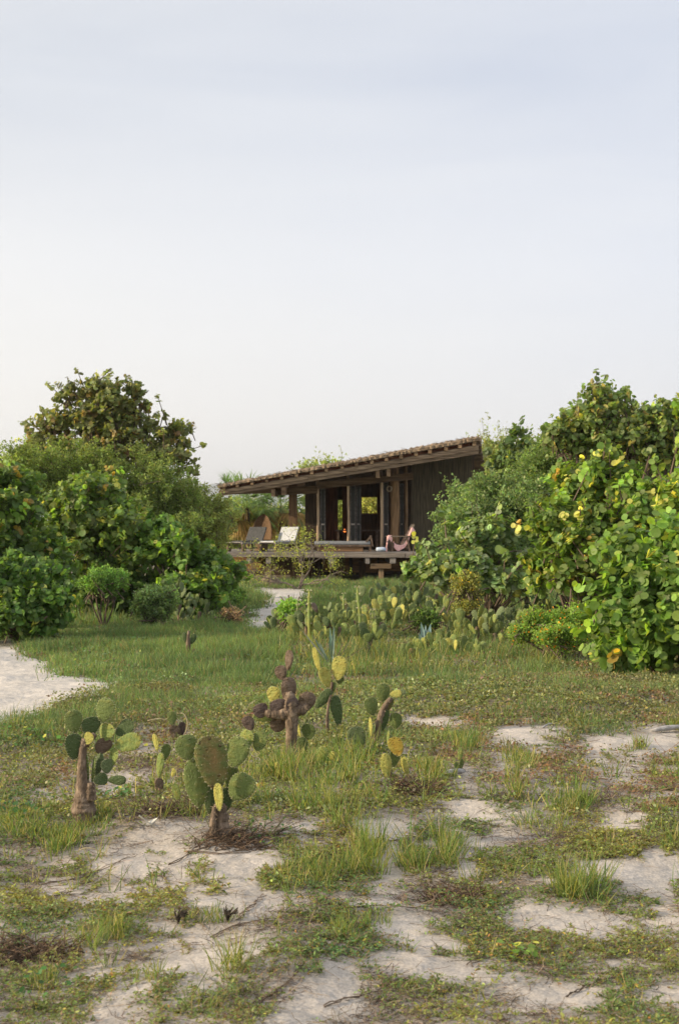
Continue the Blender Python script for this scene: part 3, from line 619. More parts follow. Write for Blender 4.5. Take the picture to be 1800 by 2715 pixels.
def sling_chair():
    p = HP(1058, 1463, .8); t = thing('lounge_chair', (p.x, p.y, deckz), 'low wooden lounge chair with tilted back, draped in pink, right part of the deck', 'chair'); t.rotation_euler = (0, 0, R(6))
    for s in (-.27, .27):
        l_ = MB(); beam(l_, (-.25, s, 0), (-.27, s, .46), .05, .05); l_.build('leg', wood_d, t)
        l_ = MB(); beam(l_, (.30, s, 0), (.20, s, .46), .05, .05); l_.build('leg', wood_d, t)
        l_ = MB(); box(l_, (-.03, s, .477), (.74, .075, .03)); l_.build('armrest', wood_x, t)
        l_ = MB(); beam(l_, (-.20, s * .86, .27), (.28, s * .86, .11), .035, .05); l_.build('side_rail', wood_d, t)
        l_ = MB(); beam(l_, (.05, s * .80, .16), (.44, s * .80, .86), .04, .055); l_.build('back_post', wood_x, t)
    l_ = MB(); beam(l_, (.34, -.24, .70), (.34, .24, .70), .05, .04); l_.build('back_rail', wood_d, t)
    P = spline([(-.24, 0, .30), (-.08, 0, .19), (.10, 0, .20), (.24, 0, .44), (.37, 0, .72)], 14); V = []
    for q in P: V += [(q[0], -.2, q[2]), (q[0], .2, q[2]), (q[0] + .01, .2, q[2] - .015), (q[0] + .01, -.2, q[2] - .015)]
    f = [(i * 4 + k, (i + 1) * 4 + k, (i + 1) * 4 + (k + 1) % 4, i * 4 + (k + 1) % 4) for i in range(13) for k in range(4)]
    MB().add(V, f).build('sling', wood_d, t, smooth=True)
    def towel(path, w0, w1, y0, label, drop=0):
        P = spline(path, 26); V = []; n = 9
        for i, q in enumerate(P):
            u = i / 25; ww = w0 * (1 - u) + w1 * u
            for j in range(n):
                s = j / (n - 1) * 2 - 1; k = .014 * math.sin(j * 2.1 + i * .4) * (1 + .4 * math.sin(i * .9))
                hang = max(0, -s - .5) * 2; V.append((q[0] + k + .01 * s, y0 + max(s, -.5) * 2 * ww * (.5 if s > 0 else 1) - .012 * hang, q[2] + k * .8 - .17 * hang * (1 + .3 * math.sin(i * .7))))
        m_ = len(V); V += [(a + .006, b, c - .012) for a, b, c in V]
        f = []
        for i in range(25):
            for j in range(n - 1): a = i * n + j; f += [(a, a + 1, a + n + 1, a + n), (a + m_, a + n + m_, a + n + 1 + m_, a + 1 + m_)]
        for i in range(25): f += [(i * n, (i + 1) * n, (i + 1) * n + m_, i * n + m_), (i * n + n - 1, i * n + n - 1 + m_, (i + 1) * n + n - 1 + m_, (i + 1) * n + n - 1)]
        o = MB().add(V, f).build('towel', cloth_pink, None, smooth=True); o.location = t.location; o.rotation_euler = t.rotation_euler
        tag(o, label, 'towel', 'pink towels on the lounge chair')
    towel([(-.20, 0, .31), (-.06, 0, .215), (.10, 0, .225), (.225, 0, .46), (.33, 0, .68), (.385, 0, .765), (.45, 0, .68), (.47, 0, .50)], .255, .25, -.0, 'pink towel lying in the seat and over the back of the lounge chair')
    towel([(-.27, 0, .50), (-.33, 0, .503), (-.405, 0, .49), (-.42, 0, .34), (-.44, 0, .20), (-.47, 0, .15)], .05, .09, -.25, 'pink towel hanging down from the front of the armrest')
sling_chair()
def bundle():
    p = HP(1010, 1462, .12); V = []; n, m = 12, 14
    m_, t_, o_ = newmat('blue_striped_cloth'); nd = t_.nodes; wv = nd.new('ShaderNodeTexWave'); wv.inputs['Scale'].default_value = 7; wv.inputs['Distortion'].default_value = 2; c = nd.new('ShaderNodeTexCoord'); t_.links.new(c.outputs['Object'], wv.inputs['Vector'])
    r = nd.new('ShaderNodeValToRGB'); r.color_ramp.elements[0].color = (.22, .36, .58, 1); r.color_ramp.elements[1].color = (.72, .74, .78, 1); t_.links.new(wv.outputs[0], r.inputs[0]); b = nd.new('ShaderNodeBsdfPrincipled'); b.inputs['Roughness'].default_value = .9; t_.links.new(r.outputs[0], b.inputs[0]); t_.links.new(b.outputs[0], o_.inputs[0])
    for i in range(n):
        a = math.pi * i / (n - 1)
        for j in range(m):
            q = 2 * math.pi * j / m; k = 1 + .10 * math.sin(3 * q + i) + .06 * math.sin(5 * q - i * 2)
            V.append((.30 / 2 * math.cos(a) * 1.05, .13 * (math.sin(a) ** .55) * math.cos(q) * k, .072 + .075 * (math.sin(a) ** .55) * math.sin(q) * (k if math.sin(q) > 0 else 1)))
    f = [(i * m + j, i * m + (j + 1) % m, (i + 1) * m + (j + 1) % m, (i + 1) * m + j) for i in range(n - 1) for j in range(m)]
    o = MB().add(V, f).build('cushion', m_, None, smooth=True); o.location = (p.x, p.y, deckz); o.rotation_euler = (0, 0, R(-8)); tag(o, 'small blue and white cushion lying on the deck edge beside the chair', 'cushion')
bundle()
def coil():
    p = HP(1032, 1296, 1.35); m_ = MB()
    for k in range(3):
        pts = [(p.x + (.085 - .012 * k) * math.cos(a), p.y - .015 * k, p.z + (.095 - .012 * k) * math.sin(a)) for a in np.linspace(0, 2 * math.pi, 20)]
        tube(m_, pts, .012, 6, cap=False)
    tube(m_, [(p.x, p.y + .05, p.z + .12), (p.x, p.y, p.z + .105), (p.x, p.y - .02, p.z + .09)], .008, 6)
    o = m_.build('rope_coil', noisemat('rope', (.22, .17, .11), (.36, .29, .2), 40), None, origin=p, smooth=True); o.location = p; tag(o, 'small round rope coil hanging on the log post under the roof', 'rope')
coil()
def lamp():
    p = HP(913.5, 1407, 4.4); t = thing('candle_lamp', (p.x, p.y, deckz), 'small glowing orange candle lamp on a stand inside the dark room', 'lamp')
    s_ = MB(); tube(s_, [(0, 0, 0), (0, 0, .02), (0, 0, .03), (0, 0, p.z - deckz - .07)], [.12, .12, .02, .02], 10); box(s_, (0, 0, p.z - deckz - .06), (.22, .22, .02)); s_.build('stand', wood_d, t)
    m_, t_, o_ = newmat('flame'); e = t_.nodes.new('ShaderNodeEmission'); e.inputs[0].default_value = (1, .22, .04, 1); e.inputs[1].default_value = 2.0; t_.links.new(e.outputs[0], o_.inputs[0])
    g = MB(); tube(g, [(0, 0, p.z - deckz - .05), (0, 0, p.z - deckz - .02), (0, 0, p.z - deckz + .03), (0, 0, p.z - deckz + .06)], [.03, .045, .03, .01], 10); g.build('flame_glass', m_, t, smooth=True)
lamp()
def low_table():
    p = HP(948, 1463, 3.6); t = thing('table', (p.x, p.y, deckz), 'dark low table inside the open room behind the daybed', 'table')
    m_ = MB(); box(m_, (0, 0, .66), (1.5, .8, .05)); m_.build('table_top', wood_d, t)
    for x in (-.65, .65):
        for y in (-.33, .33): l_ = MB(); box(l_, (x, y, .318), (.07, .07, .636)); l_.build('leg', wood_d, t)
low_table()
def rock():
    b = G(720, 1558); V = []; n, m = 12, 18
    for i in range(n):
        a = math.pi / 2 * i / (n - 1)
        for j in range(m):
            q = 2 * math.pi * j / m; k = 1 + .13 * math.sin(2 * q + 1) + .09 * math.sin(5 * q + i * .5) + random.uniform(-.03, .03)
            V.append((.29 * math.cos(a) ** .8 * math.cos(q) * k - .05 * math.sin(a), .25 * math.cos(a) ** .8 * math.sin(q) * k, -.03 + .36 * math.sin(a) * (1 + .08 * math.sin(3 * q))))
    f = [(i * m + j, i * m + (j + 1) % m, (i + 1) * m + (j + 1) % m, (i + 1) * m + j) for i in range(n - 1) for j in range(m)] + [tuple((n - 1) * m + j for j in range(m))]
    o = MB().add(V, f).build('boulder', noisemat('rock', (.10, .075, .05), (.25, .19, .13), 9, bump=.8)); o.location = b; tag(o, 'rounded brown boulder below the deck at the end of the path', 'rock')
rock()

# ================================================================== LEAF PLANTS
disc_t = np.array([(0, 0, 0)] + [(math.cos(a) * (1 if k else .82), math.sin(a), .16 - .05 * math.cos(2 * a)) for k, a in enumerate(np.linspace(math.pi, 3 * math.pi, 10)[:-1])])
disc_t[:, 0] += .9
disc_f = np.array([(0, 1 + k, 1 + (k + 1) % 9) for k in range(9)])
oval_t = np.array([(0, 0, 0), (.35, .42, .08), (.8, .36, .06), (1.15, 0, -.05), (.8, -.36, .06), (.35, -.42, .08), (.55, 0, -.05)])
oval_f = np.array([(6, 0, 5), (6, 5, 4), (6, 4, 3), (6, 3, 2), (6, 2, 1), (6, 1, 0)])
leaflet_t = np.array([(0, 0, 0), (.5, .32, .06), (1, 0, 0), (.5, -.32, .06)]); leaflet_f = np.array([(0, 1, 2), (0, 2, 3)])
blade_t = np.array([(0, -.5, 0), (0, .5, 0), (.35, -.42, .02), (.35, .42, .02), (.72, -.28, -.06), (.72, .28, -.06), (1, 0, -.22)])
blade_f = np.array([(0, 1, 3), (0, 3, 2), (2, 3, 5), (2, 5, 4), (4, 5, 6)])
def rand_unit(n): return nrm(rng.normal(size=(n, 3)))
def ellip_pts(blobs, n, lo=.5, hi=1.03, front=.0):
    b = np.array(blobs, float); vol = (b[:, 3] * b[:, 4] * b[:, 5]) ** .75; k = rng.choice(len(b), n, p=vol / vol.sum())
    d = rand_unit(n); d[:, 2] = np.where(rng.random(n) < .55, np.abs(d[:, 2]), d[:, 2]); d[:, 1] = np.where(rng.random(n) < front, -np.abs(d[:, 1]), d[:, 1])
    rad = (lo ** 2 + (hi ** 2 - lo ** 2) * rng.random(n)) ** .5
    rad = rad * (1 + .16 * (hnoise(d[:, 0] * 3 + k * 5, d[:, 2] * 3 + d[:, 1] * 2, 1.6, 8) - .4))
    p = b[k, :3] + d * rad[:, None] * b[k, 3:6]
    o = nrm(d / b[k, 3:6]); ok = p[:, 2] > gz(p[:, 0], p[:, 1]) + .04
    return p[ok], o[ok]
def leafcols(n, base, var=.28, alts=()):
    c = np.array(base)[None] * np.exp(rng.normal(0, var, n))[:, None] * (1 + rng.normal(0, .07, (n, 3)))
    r = rng.random(n); a0 = 0
    for pr, col in alts:
        s = (r >= a0) & (r < a0 + pr); c[s] = np.array(col) * np.exp(rng.normal(0, .2, s.sum()))[:, None]; a0 += pr
    return np.clip(c, .005, .9)
def axes_from(n_, along):
    x = nrm(along - (along * n_).sum(1, keepdims=True) * n_); y = np.cross(n_, x); return x, y, n_
def seagrape_shoots(blobs, nsh, r, base, alts, per=7, spread=.75, long=0.0, front=.35, lo=.45):
    p, o = ellip_pts(blobs, nsh, lo=lo, front=front); n = len(p)
    d = nrm(o * .75 + np.array((0, 0, .62)) + rng.normal(0, .38, (n, 3)))
    tone = np.exp(rng.normal(0, .22, n)); young = rng.random(n) < .25
    O, A, Nn, Cc, Rr, stems = [], [], [], [], [], []; tiltv = rng.normal(0, .45, (n, 3)); rsel = rng.random(n); alt_sel = []; a0 = 0
    for pr_, ac in alts: alt_sel.append(((rsel >= a0) & (rsel < a0 + pr_), ac)); a0 += pr_
    ln = r * rng.uniform(2.0, 3.4, n); far_ = rng.random(n) < .10 * long; p = p + d * (far_ * r * rng.uniform(2, 6, n))[:, None]
    for k in range(per):
        t = ((k + .3) / per) ** .8; side = nrm(np.cross(d, rng.normal(size=(n, 3)))); pos = p + d * (ln * t)[:, None]
        nn_ = nrm(d * rng.uniform(-.1, .9, (n, 1)) + side * .25 + np.array((-.12, -.25, .35)) + tiltv + rng.normal(0, .30, (n, 3)))
        O.append(pos); A.append(side); Nn.append(nn_)
        c = leafcols(n, base, .2) * tone[:, None]
        for sel, ac in alt_sel: hit = sel & (rng.random(n) < (.85 if k >= 1 else .4)); c[hit] = np.array(ac) * np.exp(rng.normal(0, .22, hit.sum()))[:, None]
        c = np.where(young[:, None] & (k > per - 3), c * np.array((1.5, 1.35, .9)), c); Cc.append(c)
        Rr.append(r * (1.12 - .55 * t) * rng.uniform(.5, 1.15, n))
    O = np.concatenate(O); A = np.concatenate(A); Nn = np.concatenate(Nn); Cc = np.concatenate(Cc); Rr = np.concatenate(Rr)
    x, y, z = axes_from(Nn, A); Rr = Rr[:, None]
    return stamp(disc_t, disc_f, O, x * Rr, y * Rr, z * Rr, Cc), p, d, ln + 0 * far_, far_
def trunkset(mb, base, targets, r0=.07, col=(1, 1, 1)):
    b = np.array(base)
    for t in targets:
        t = np.array(t); mid = b + (t - b) * .45 + np.array((random.uniform(-.25, .25), random.uniform(-.2, .2), random.uniform(-.05, .15))) * np.linalg.norm(t - b) * .4
        P = spline([b + np.array((random.uniform(-.05, .05), random.uniform(-.05, .05), -.08)), mid, t], 7); tube(mb, P, np.linspace(r0 * random.uniform(.7, 1), .012, 7), 6, .08, col)
def stem_mesh(mb, p, d, ln, k, col=(1, 1, 1)):
    for i in rng.choice(len(p), min(k, len(p)), replace=False):
        q = p[i]; a = q - d[i] * .35; tube(mb, [a, q, q + d[i] * ln[i]], [.011, .008, .004], 4, 0, col)
def blob(px, py, Y, rx, ry, rd=None):
    """ellipsoid seen at photograph pixel with pixel radii"""
    s = Y / F; x, y, z = W(px, py, Y); return (x, y, z, rx * s, (rd or (rx + ry) * .5) * s, ry * s)
def crown_plant(name, base_px, Y, blobs, kind, label, cat, group=None, n=900, r=.075, base=(.05, .10, .025), alts=(), leafn=30000, leaf=.05, long=0., lo=.45, targets=None, stems=60, front=.35, per=7, r0=None, clump=None):
    bx = (base_px - 900) / F * Y; loc = (bx, Y, float(gz(bx, Y))); t = thing(name, loc, label, cat, group); B = [blob(*b) for b in blobs]
    parts = []; mb = MB(); BB = B
    if clump:                                        # break the crown into many uneven clumps
        q, _ = ellip_pts(B, clump[0], lo=.25, hi=1.08, front=.3); sc_ = clump[1] * Y / F; q = q[q[:, 2] > .06]; B = [(a[0], a[1], a[2], sc_ * u, sc_ * u, sc_ * u * .85) for a, u in zip(q, rng.uniform(.55, 1.35, len(q)))]; lo = .1
    if kind == 'sea':
        s, p, d, ln, far_ = seagrape_shoots(B, n, r, base, alts, per=per, long=long, lo=lo, front=front); V, f, c = s; stem_mesh(mb, p, d, ln, stems)
        for i in np.where(far_)[0]: q = p[i]; a = q - d[i] * r * 8 + np.array((0, 0, -r)); tube(mb, [a, (a + q) / 2 + rng.normal(0, .02, 3), q + d[i] * ln[i] * .8], [.014, .011, .006], 4)
    else:
        p, o = ellip_pts(B, n, lo=lo, front=front); m = len(p); per_ = max(4, leafn // max(m, 1))
        d = nrm(o * .8 + np.array((0, 0, .45)) + rng.normal(0, .4, (m, 3))); ln = rng.uniform(.18, .45, m) * min((leaf / .05) ** .5, float(np.mean([b_[3] + b_[5] for b_ in B])) * 1.1 + .12) * (1 + long * (rng.random(m) < .15) * 1.5)
        tt = rng.random((m, per_)); off = rng.normal(0, .05 * (leaf / .05) ** .5, (m, per_, 3)); tone = np.exp(rng.normal(0, .25, m))
        O = (p[:, None] + d[:, None] * (ln[:, None] * tt)[..., None] + off * (1.1 - .7 * tt[..., None])).reshape(-1, 3); q = len(O)
        x, y, z = axes_from(rand_unit(q), rand_unit(q) + np.repeat(d, per_, 0) * .8); sc = (leaf * rng.uniform(.6, 1.3, q))[:, None]
        C = leafcols(q, base, .2, alts) * np.repeat(tone, per_)[:, None]; V, f, c = stamp(leaflet_t, leaflet_f, O, x * sc, y * sc, z * sc, C); stem_mesh(mb, p, d, ln, stems)
    if targets is None: targets = [(b[0] + random.uniform(-.3, .3) * b[3], b[1], b[2] + .2 * b[5]) for b in BB] * (2 if len(BB) < 4 else 1)
    if clump: targets = targets + [b[:3] for b in B[::6]]
    hb_ = max(b[2] + b[5] for b in BB) - loc[2]; trunkset(mb, loc, targets, r0=r0 or (min(.06, .018 * hb_ + .006) if 'tree' in name else .028))
    mb.build('trunk', M['bark'], t, origin=loc)
    fast_mesh('crown', V, f, c, M['seagrape'] if kind == 'sea' else M['fine'], t, origin=loc, smooth=False)
    return t
YEL = (.21, .25, .06); ORG = (.15, .13, .03); BRT = (.10, .20, .03)
GT = 'sea grape shrubs round the clearing'
# ---- left side
crown_plant('sea_grape_tree', 300, 32, [(290, 1085, 32, 80, 62), (240, 1150, 32, 105, 55), (345, 1150, 32.3, 100, 70), (290, 1230, 32, 195, 75), (450, 1240, 31.8, 58, 62), (140, 1140, 32, 62, 48), (475, 1165, 32, 38, 44), (100, 1215, 32, 50, 40), (365, 1050, 32, 26, 40), (230, 1060, 32, 60, 45)], 'sea', 'tall dark sea grape tree rising above the shrubs on the left', 'tree', n=1900, r=.062, clump=(210, 19), base=(.082, .112, .042), alts=((.08, (.13, .12, .045)), (.03, (.10, .08, .04))), long=.8, stems=200, lo=.45, per=9)
crown_plant('fine_leaved_shrub', 90, 29, [(60, 1330, 29, 130, 115), (200, 1290, 29.5, 130, 95), (20, 1260, 29, 60, 60)], 'fine', 'feathery green shrub at the far left below the tall dark tree', 'shrub', 'feathery shrubs', n=1900, clump=(130, 34), leafn=60000, leaf=.05, base=(.085, .12, .036), lo=.55, front=.6)
crown_plant('fine_leaved_shrub', 330, 29.5, [(330, 1310, 29.5, 125, 90), (430, 1350, 29.5, 95, 95), (380, 1410, 29, 150, 80)], 'fine', 'feathery shrub right of the pale sunlit shoots, below the tall dark tree', 'shrub', 'feathery shrubs', n=1900, clump=(130, 34), leafn=60000, leaf=.05, base=(.082, .115, .038), lo=.55, front=.6)
crown_plant('fine_leaved_shrub', 520, 33, [(505, 1370, 33, 80, 72), (570, 1410, 33, 62, 62), (540, 1440, 33, 75, 50)], 'fine', 'olive grey feathery shrub touching the left end of the deck', 'shrub', 'feathery shrubs', n=1300, clump=(80, 26), leafn=42000, leaf=.05, base=(.10, .125, .045), lo=.5, front=.6, long=.6)
crown_plant('sea_grape_shrub', 270, 27, [(250, 1370, 27, 95, 105), (300, 1460, 27, 150, 110), (190, 1480, 27, 120, 110), (285, 1290, 27.3, 28, 50), (350, 1540, 26.8, 130, 60)], 'sea', 'sea grape shrub with pale sunlit shoots in the middle of the left thicket', 'shrub', GT, n=1500, r=.064, clump=(110, 34), base=(.062, .108, .028), alts=((.06, YEL), (.012, ORG), (.05, BRT)), stems=80, front=.6)
crown_plant('sea_grape_shrub', 500, 26, [(480, 1500, 26.5, 95, 85), (560, 1545, 26.5, 65, 60), (420, 1440, 27, 70, 60), (520, 1580, 26, 90, 50)], 'sea', 'bright green sea grape shrub in front of the left end of the deck', 'shrub', GT, n=1150, r=.066, clump=(80, 30), base=(.052, .105, .024), alts=((.03, YEL), (.10, BRT)), stems=50, front=.6)
crown_plant('sea_grape_shrub', 20, 23, [(10, 1400, 23, 100, 120), (-60, 1450, 23, 120, 160), (90, 1480, 23, 80, 90), (30, 1540, 22.8, 120, 80)], 'sea', 'sea grape shrub with orange and yellow leaves at the left edge', 'shrub', GT, n=1500, r=.064, clump=(100, 40), base=(.048, .092, .022), alts=((.03, YEL), (.05, ORG), (.04, BRT)), stems=60, front=.6)
crown_plant('sea_grape_shrub', 80, 21, [(80, 1595, 21, 110, 85), (-10, 1600, 21, 110, 100), (140, 1620, 20.8, 60, 65), (-120, 1580, 21, 120, 120), (60, 1668, 20.8, 120, 34), (10, 1650, 20.6, 90, 40)], 'sea', 'dense dark low shrub beside the white sand path at the left edge', 'shrub', GT, n=1600, r=.052, clump=(110, 34), base=(.044, .092, .022), alts=((.01, YEL), (.04, BRT)), stems=40, front=.6)
crown_plant('sea_grape_shrub', 330, 27, [(300, 1580, 26.8, 150, 60), (430, 1600, 26.5, 80, 45), (520, 1610, 26, 60, 30)], 'sea', 'low dark sea grape growth behind the small feathery tree', 'shrub', GT, n=800, r=.062, base=(.042, .085, .022), alts=((.03, BRT),), stems=30, front=.6)
crown_plant('small_feathery_tree', 278, 24.2, [(278, 1545, 24.2, 50, 30), (252, 1560, 24.2, 26, 18), (310, 1560, 24.2, 24, 20)], 'fine', 'small bright feathery tree with a thin bare stem in front of the left thicket', 'tree', n=330, clump=(16, 17), leafn=14000, leaf=.035, base=(.085, .155, .042), lo=.15, stems=60, r0=.016, targets=[(W(278, 1560, 24.2)), (W(255, 1560, 24.2)), (W(305, 1562, 24.2))])
crown_plant('low_shrub', 430, 23.6, [(425, 1605, 23.6, 52, 42), (400, 1625, 23.6, 40, 28)], 'fine', 'low grey green shrub left of the cactus clump by the left thicket', 'shrub', n=420, clump=(22, 17), leafn=12000, leaf=.045, base=(.085, .13, .055), lo=.3)
crown_plant('low_shrub', 600, 28.5, [(600, 1596, 28.5, 50, 26), (625, 1588, 30, 30, 16), (550, 1602, 28, 50, 28)], 'fine', 'low green shrub on the left bank of the narrow sand path', 'shrub', n=620, clump=(26, 16), leafn=17000, leaf=.05, base=(.07, .125, .035), lo=.3)
crown_plant('dead_shrub', 620, 24.5, [(612, 1640, 24.5, 20, 15)], 'fine', 'small dry brown shrub at the near left end of the narrow path', 'dead shrub', n=90, clump=(9, 9), leafn=1500, leaf=.04, base=(.14, .11, .075), lo=.1, stems=60)
# ---- behind the house
GB = 'trees behind the beach house'
crown_plant('background_tree', 610, 57, [(580, 1420, 57, 70, 60), (650, 1400, 57, 50, 60)], 'fine', 'light green tree behind the left end of the house', 'tree', GB, n=600, leafn=16000, leaf=.10, base=(.11, .15, .045), lo=.3)
crown_plant('background_tree', 770, 60, [(740, 1410, 60, 60, 55), (815, 1420, 60, 45, 52)], 'fine', 'yellow green tree seen between the brown post and the dark wall', 'tree', GB, n=600, leafn=16000, leaf=.10, base=(.13, .16, .05), lo=.3)
crown_plant('background_tree', 905, 60, [(900, 1385, 60, 42, 50), (890, 1340, 60, 20, 30)], 'fine', 'green tree seen through the narrow window', 'tree', GB, n=420, leafn=9000, leaf=.09, base=(.14, .18, .05), lo=.1)
crown_plant('background_tree', 985, 60, [(985, 1365, 60, 52, 60)], 'fine', 'yellow green tree seen through the square window', 'tree', GB, n=520, leafn=11000, leaf=.09, base=(.17, .19, .06), lo=.1)
crown_plant('background_tree', 850, 56, [(845, 1247, 56, 45, 12), (900, 1250, 56, 30, 10), (800, 1262, 56, 20, 9), (850, 1300, 56, 90, 40)], 'fine', 'light green treetop showing just above the middle of the thatch', 'tree', GB, n=420, leafn=9000, leaf=.10, base=(.13, .17, .06), lo=.1, long=.6)
# ---- right side
crown_plant('sea_grape_tree', 1660, 25, [(1645, 1112, 25, 75, 50), (1580, 1135, 25, 62, 50), (1720, 1150, 25, 90, 52), (1650, 1190, 25, 150, 60), (1810, 1160, 25, 70, 80), (1595, 1062, 25, 24, 36), (1525, 1100, 25, 30, 24), (1650, 1062, 25, 30, 24), (1520, 1165, 25, 65, 38), (1470, 1195, 25, 50, 30)], 'sea', 'tall sea grape tree with grey green leaves topping the right thicket', 'tree', n=1750, r=.056, clump=(175, 23), base=(.074, .120, .038), alts=((.07, (.12, .13, .045)), (.03, YEL)), long=.7, stems=150, lo=.4)
crown_plant('fine_leaved_shrub', 1350, 54, [(1330, 1255, 54, 65, 62), (1400, 1250, 54, 70, 62), (1320, 1340, 54, 60, 90), (1296, 1212, 54, 40, 28)], 'fine', 'pale feathery shrub right behind the high end of the roof', 'shrub', 'feathery shrubs', n=1700, leafn=48000, leaf=.085, base=(.115, .145, .055), lo=.5, long=.9, front=.6)
crown_plant('sea_grape_shrub', 1380, 31, [(1372, 1190, 31, 24, 45), (1350, 1240, 31, 50, 40), (1460, 1180, 31, 24, 32), (1400, 1260, 31, 80, 50)], 'sea', 'dark sea grape shoots standing up between the roof and the right tree', 'shrub', GT, n=300, r=.085, base=(.045, .080, .028), alts=((.03, YEL), (.01, ORG)), stems=50, long=.5)
crown_plant('fine_leaved_shrub', 1540, 27, [(1520, 1240, 27, 120, 75), (1450, 1300, 27, 110, 95), (1640, 1250, 27, 130, 85), (1700, 1330, 27, 150, 80)], 'fine', 'fine leaved mid green shrub below the tall right tree', 'shrub', 'feathery shrubs', n=2300, clump=(150, 36), leafn=70000, leaf=.045, base=(.07, .11, .036), lo=.55, front=.6)
crown_plant('mixed_shrub', 1290, 26, [(1290, 1400, 26, 105, 95), (1220, 1450, 25.5, 62, 70), (1370, 1400, 26, 90, 110), (1260, 1340, 26.5, 55, 55), (1330, 1490, 25.5, 120, 55), (1250, 1525, 25.5, 90, 38), (1420, 1500, 25.5, 80, 60)], 'fine', 'grey green shrub overlapping the right end of the deck', 'shrub', n=2100, clump=(120, 32), leafn=56000, leaf=.055, base=(.075, .118, .048), alts=((.03, (.20, .24, .13)),), lo=.5, front=.6, long=.5)
crown_plant('sea_grape_shrub', 1250, 24, [(1118, 1512, 24.5, 48, 22), (1180, 1518, 24, 70, 30), (1140, 1470, 24.5, 34, 14), (1230, 1520, 24, 70, 40), (1330, 1555, 24, 90, 32), (1290, 1440, 24.6, 70, 60), (1180, 1378, 25, 8, 8), (1265, 1312, 25.4, 7, 7)], 'sea', 'sea grape branches with blue green round leaves reaching in front of the deck', 'shrub', GT, n=560, r=.068, base=(.075, .125, .05), alts=((.02, YEL), (.06, BRT), (.10, (.12, .17, .10))), stems=60, long=.4, front=.6)
crown_plant('sea_grape_shrub', 1540, 20.5, [(1520, 1350, 21, 90, 95), (1620, 1330, 20.5, 100, 110), (1470, 1430, 20.5, 75, 90), (1560, 1460, 20, 120, 90), (1700, 1420, 20, 130, 130), (1560, 1545, 20.4, 110, 50), (1450, 1520, 21, 60, 45)], 'sea', 'large sunlit sea grape shrub with many yellow shoots in the right thicket', 'shrub', GT, n=2200, r=.062, clump=(150, 36), base=(.060, .108, .024), alts=((.11, YEL), (.012, ORG), (.06, BRT)), stems=110, front=.65, long=.3)
crown_plant('sea_grape_shrub', 1790, 17.5, [(1800, 1370, 17.5, 55, 100), (1826, 1230, 17.6, 18, 90), (1816, 1100, 17.6, 12, 36), (1900, 1200, 17.6, 70, 200)], 'sea', 'tall yellow green sea grape shoots at the right edge', 'shrub', GT, n=620, r=.062, base=(.075, .135, .022), alts=((.10, YEL), (.07, BRT)), stems=60, front=.6)
crown_plant('sea_grape_shrub', 1700, 15.8, [(1700, 1600, 16, 130, 110), (1790, 1520, 16, 90, 120), (1640, 1500, 16.3, 60, 75), (1600, 1680, 15.7, 90, 70), (1720, 1720, 15.5, 130, 75), (1850, 1650, 15.6, 110, 160)], 'sea', 'big sea grape shrub with large round leaves at the front right', 'shrub', GT, n=1800, r=.072, clump=(120, 40), base=(.058, .112, .022), alts=((.03, YEL), (.10, BRT), (.006, ORG)), stems=80, front=.65)
crown_plant('flowering_shrub', 1480, 17.8, [(1450, 1668, 18, 70, 34), (1530, 1660, 18, 70, 34), (1410, 1690, 17.8, 45, 24), (1490, 1700, 17.4, 80, 24)], 'fine', 'low bright shrub dotted with orange flowers below the right thicket', 'shrub', n=700, clump=(46, 17), leafn=18000, leaf=.035, base=(.085, .145, .032), alts=((.03, (.45, .18, .02)),), lo=.3)
crown_plant('flowering_shrub', 1232, 22.5, [(1232, 1575, 22.5, 32, 50), (1225, 1620, 22.5, 36, 22)], 'fine', 'upright shrub with yellow flower tips among the cacti, right of the deck', 'shrub', n=300, clump=(22, 12), leafn=7000, leaf=.034, base=(.115, .135, .045), alts=((.05, (.40, .30, .04)),), lo=.2)
crown_plant('low_shrub', 770, 21.5, [(772, 1628, 21.5, 15, 22), (764, 1648, 21.5, 12, 12)], 'fine', 'light green leafy shrub at the left end of the cactus bed', 'shrub', n=160, clump=(10, 9), leafn=3600, leaf=.05, base=(.10, .18, .04), lo=.2)
crown_plant('low_shrub', 1130, 21, [(1130, 1655, 21, 26, 18)], 'fine', 'dark green weed between the cacti in the middle of the bed', 'shrub', n=200, clump=(12, 10), leafn=4000, leaf=.04, base=(.055, .095, .028), lo=.2)

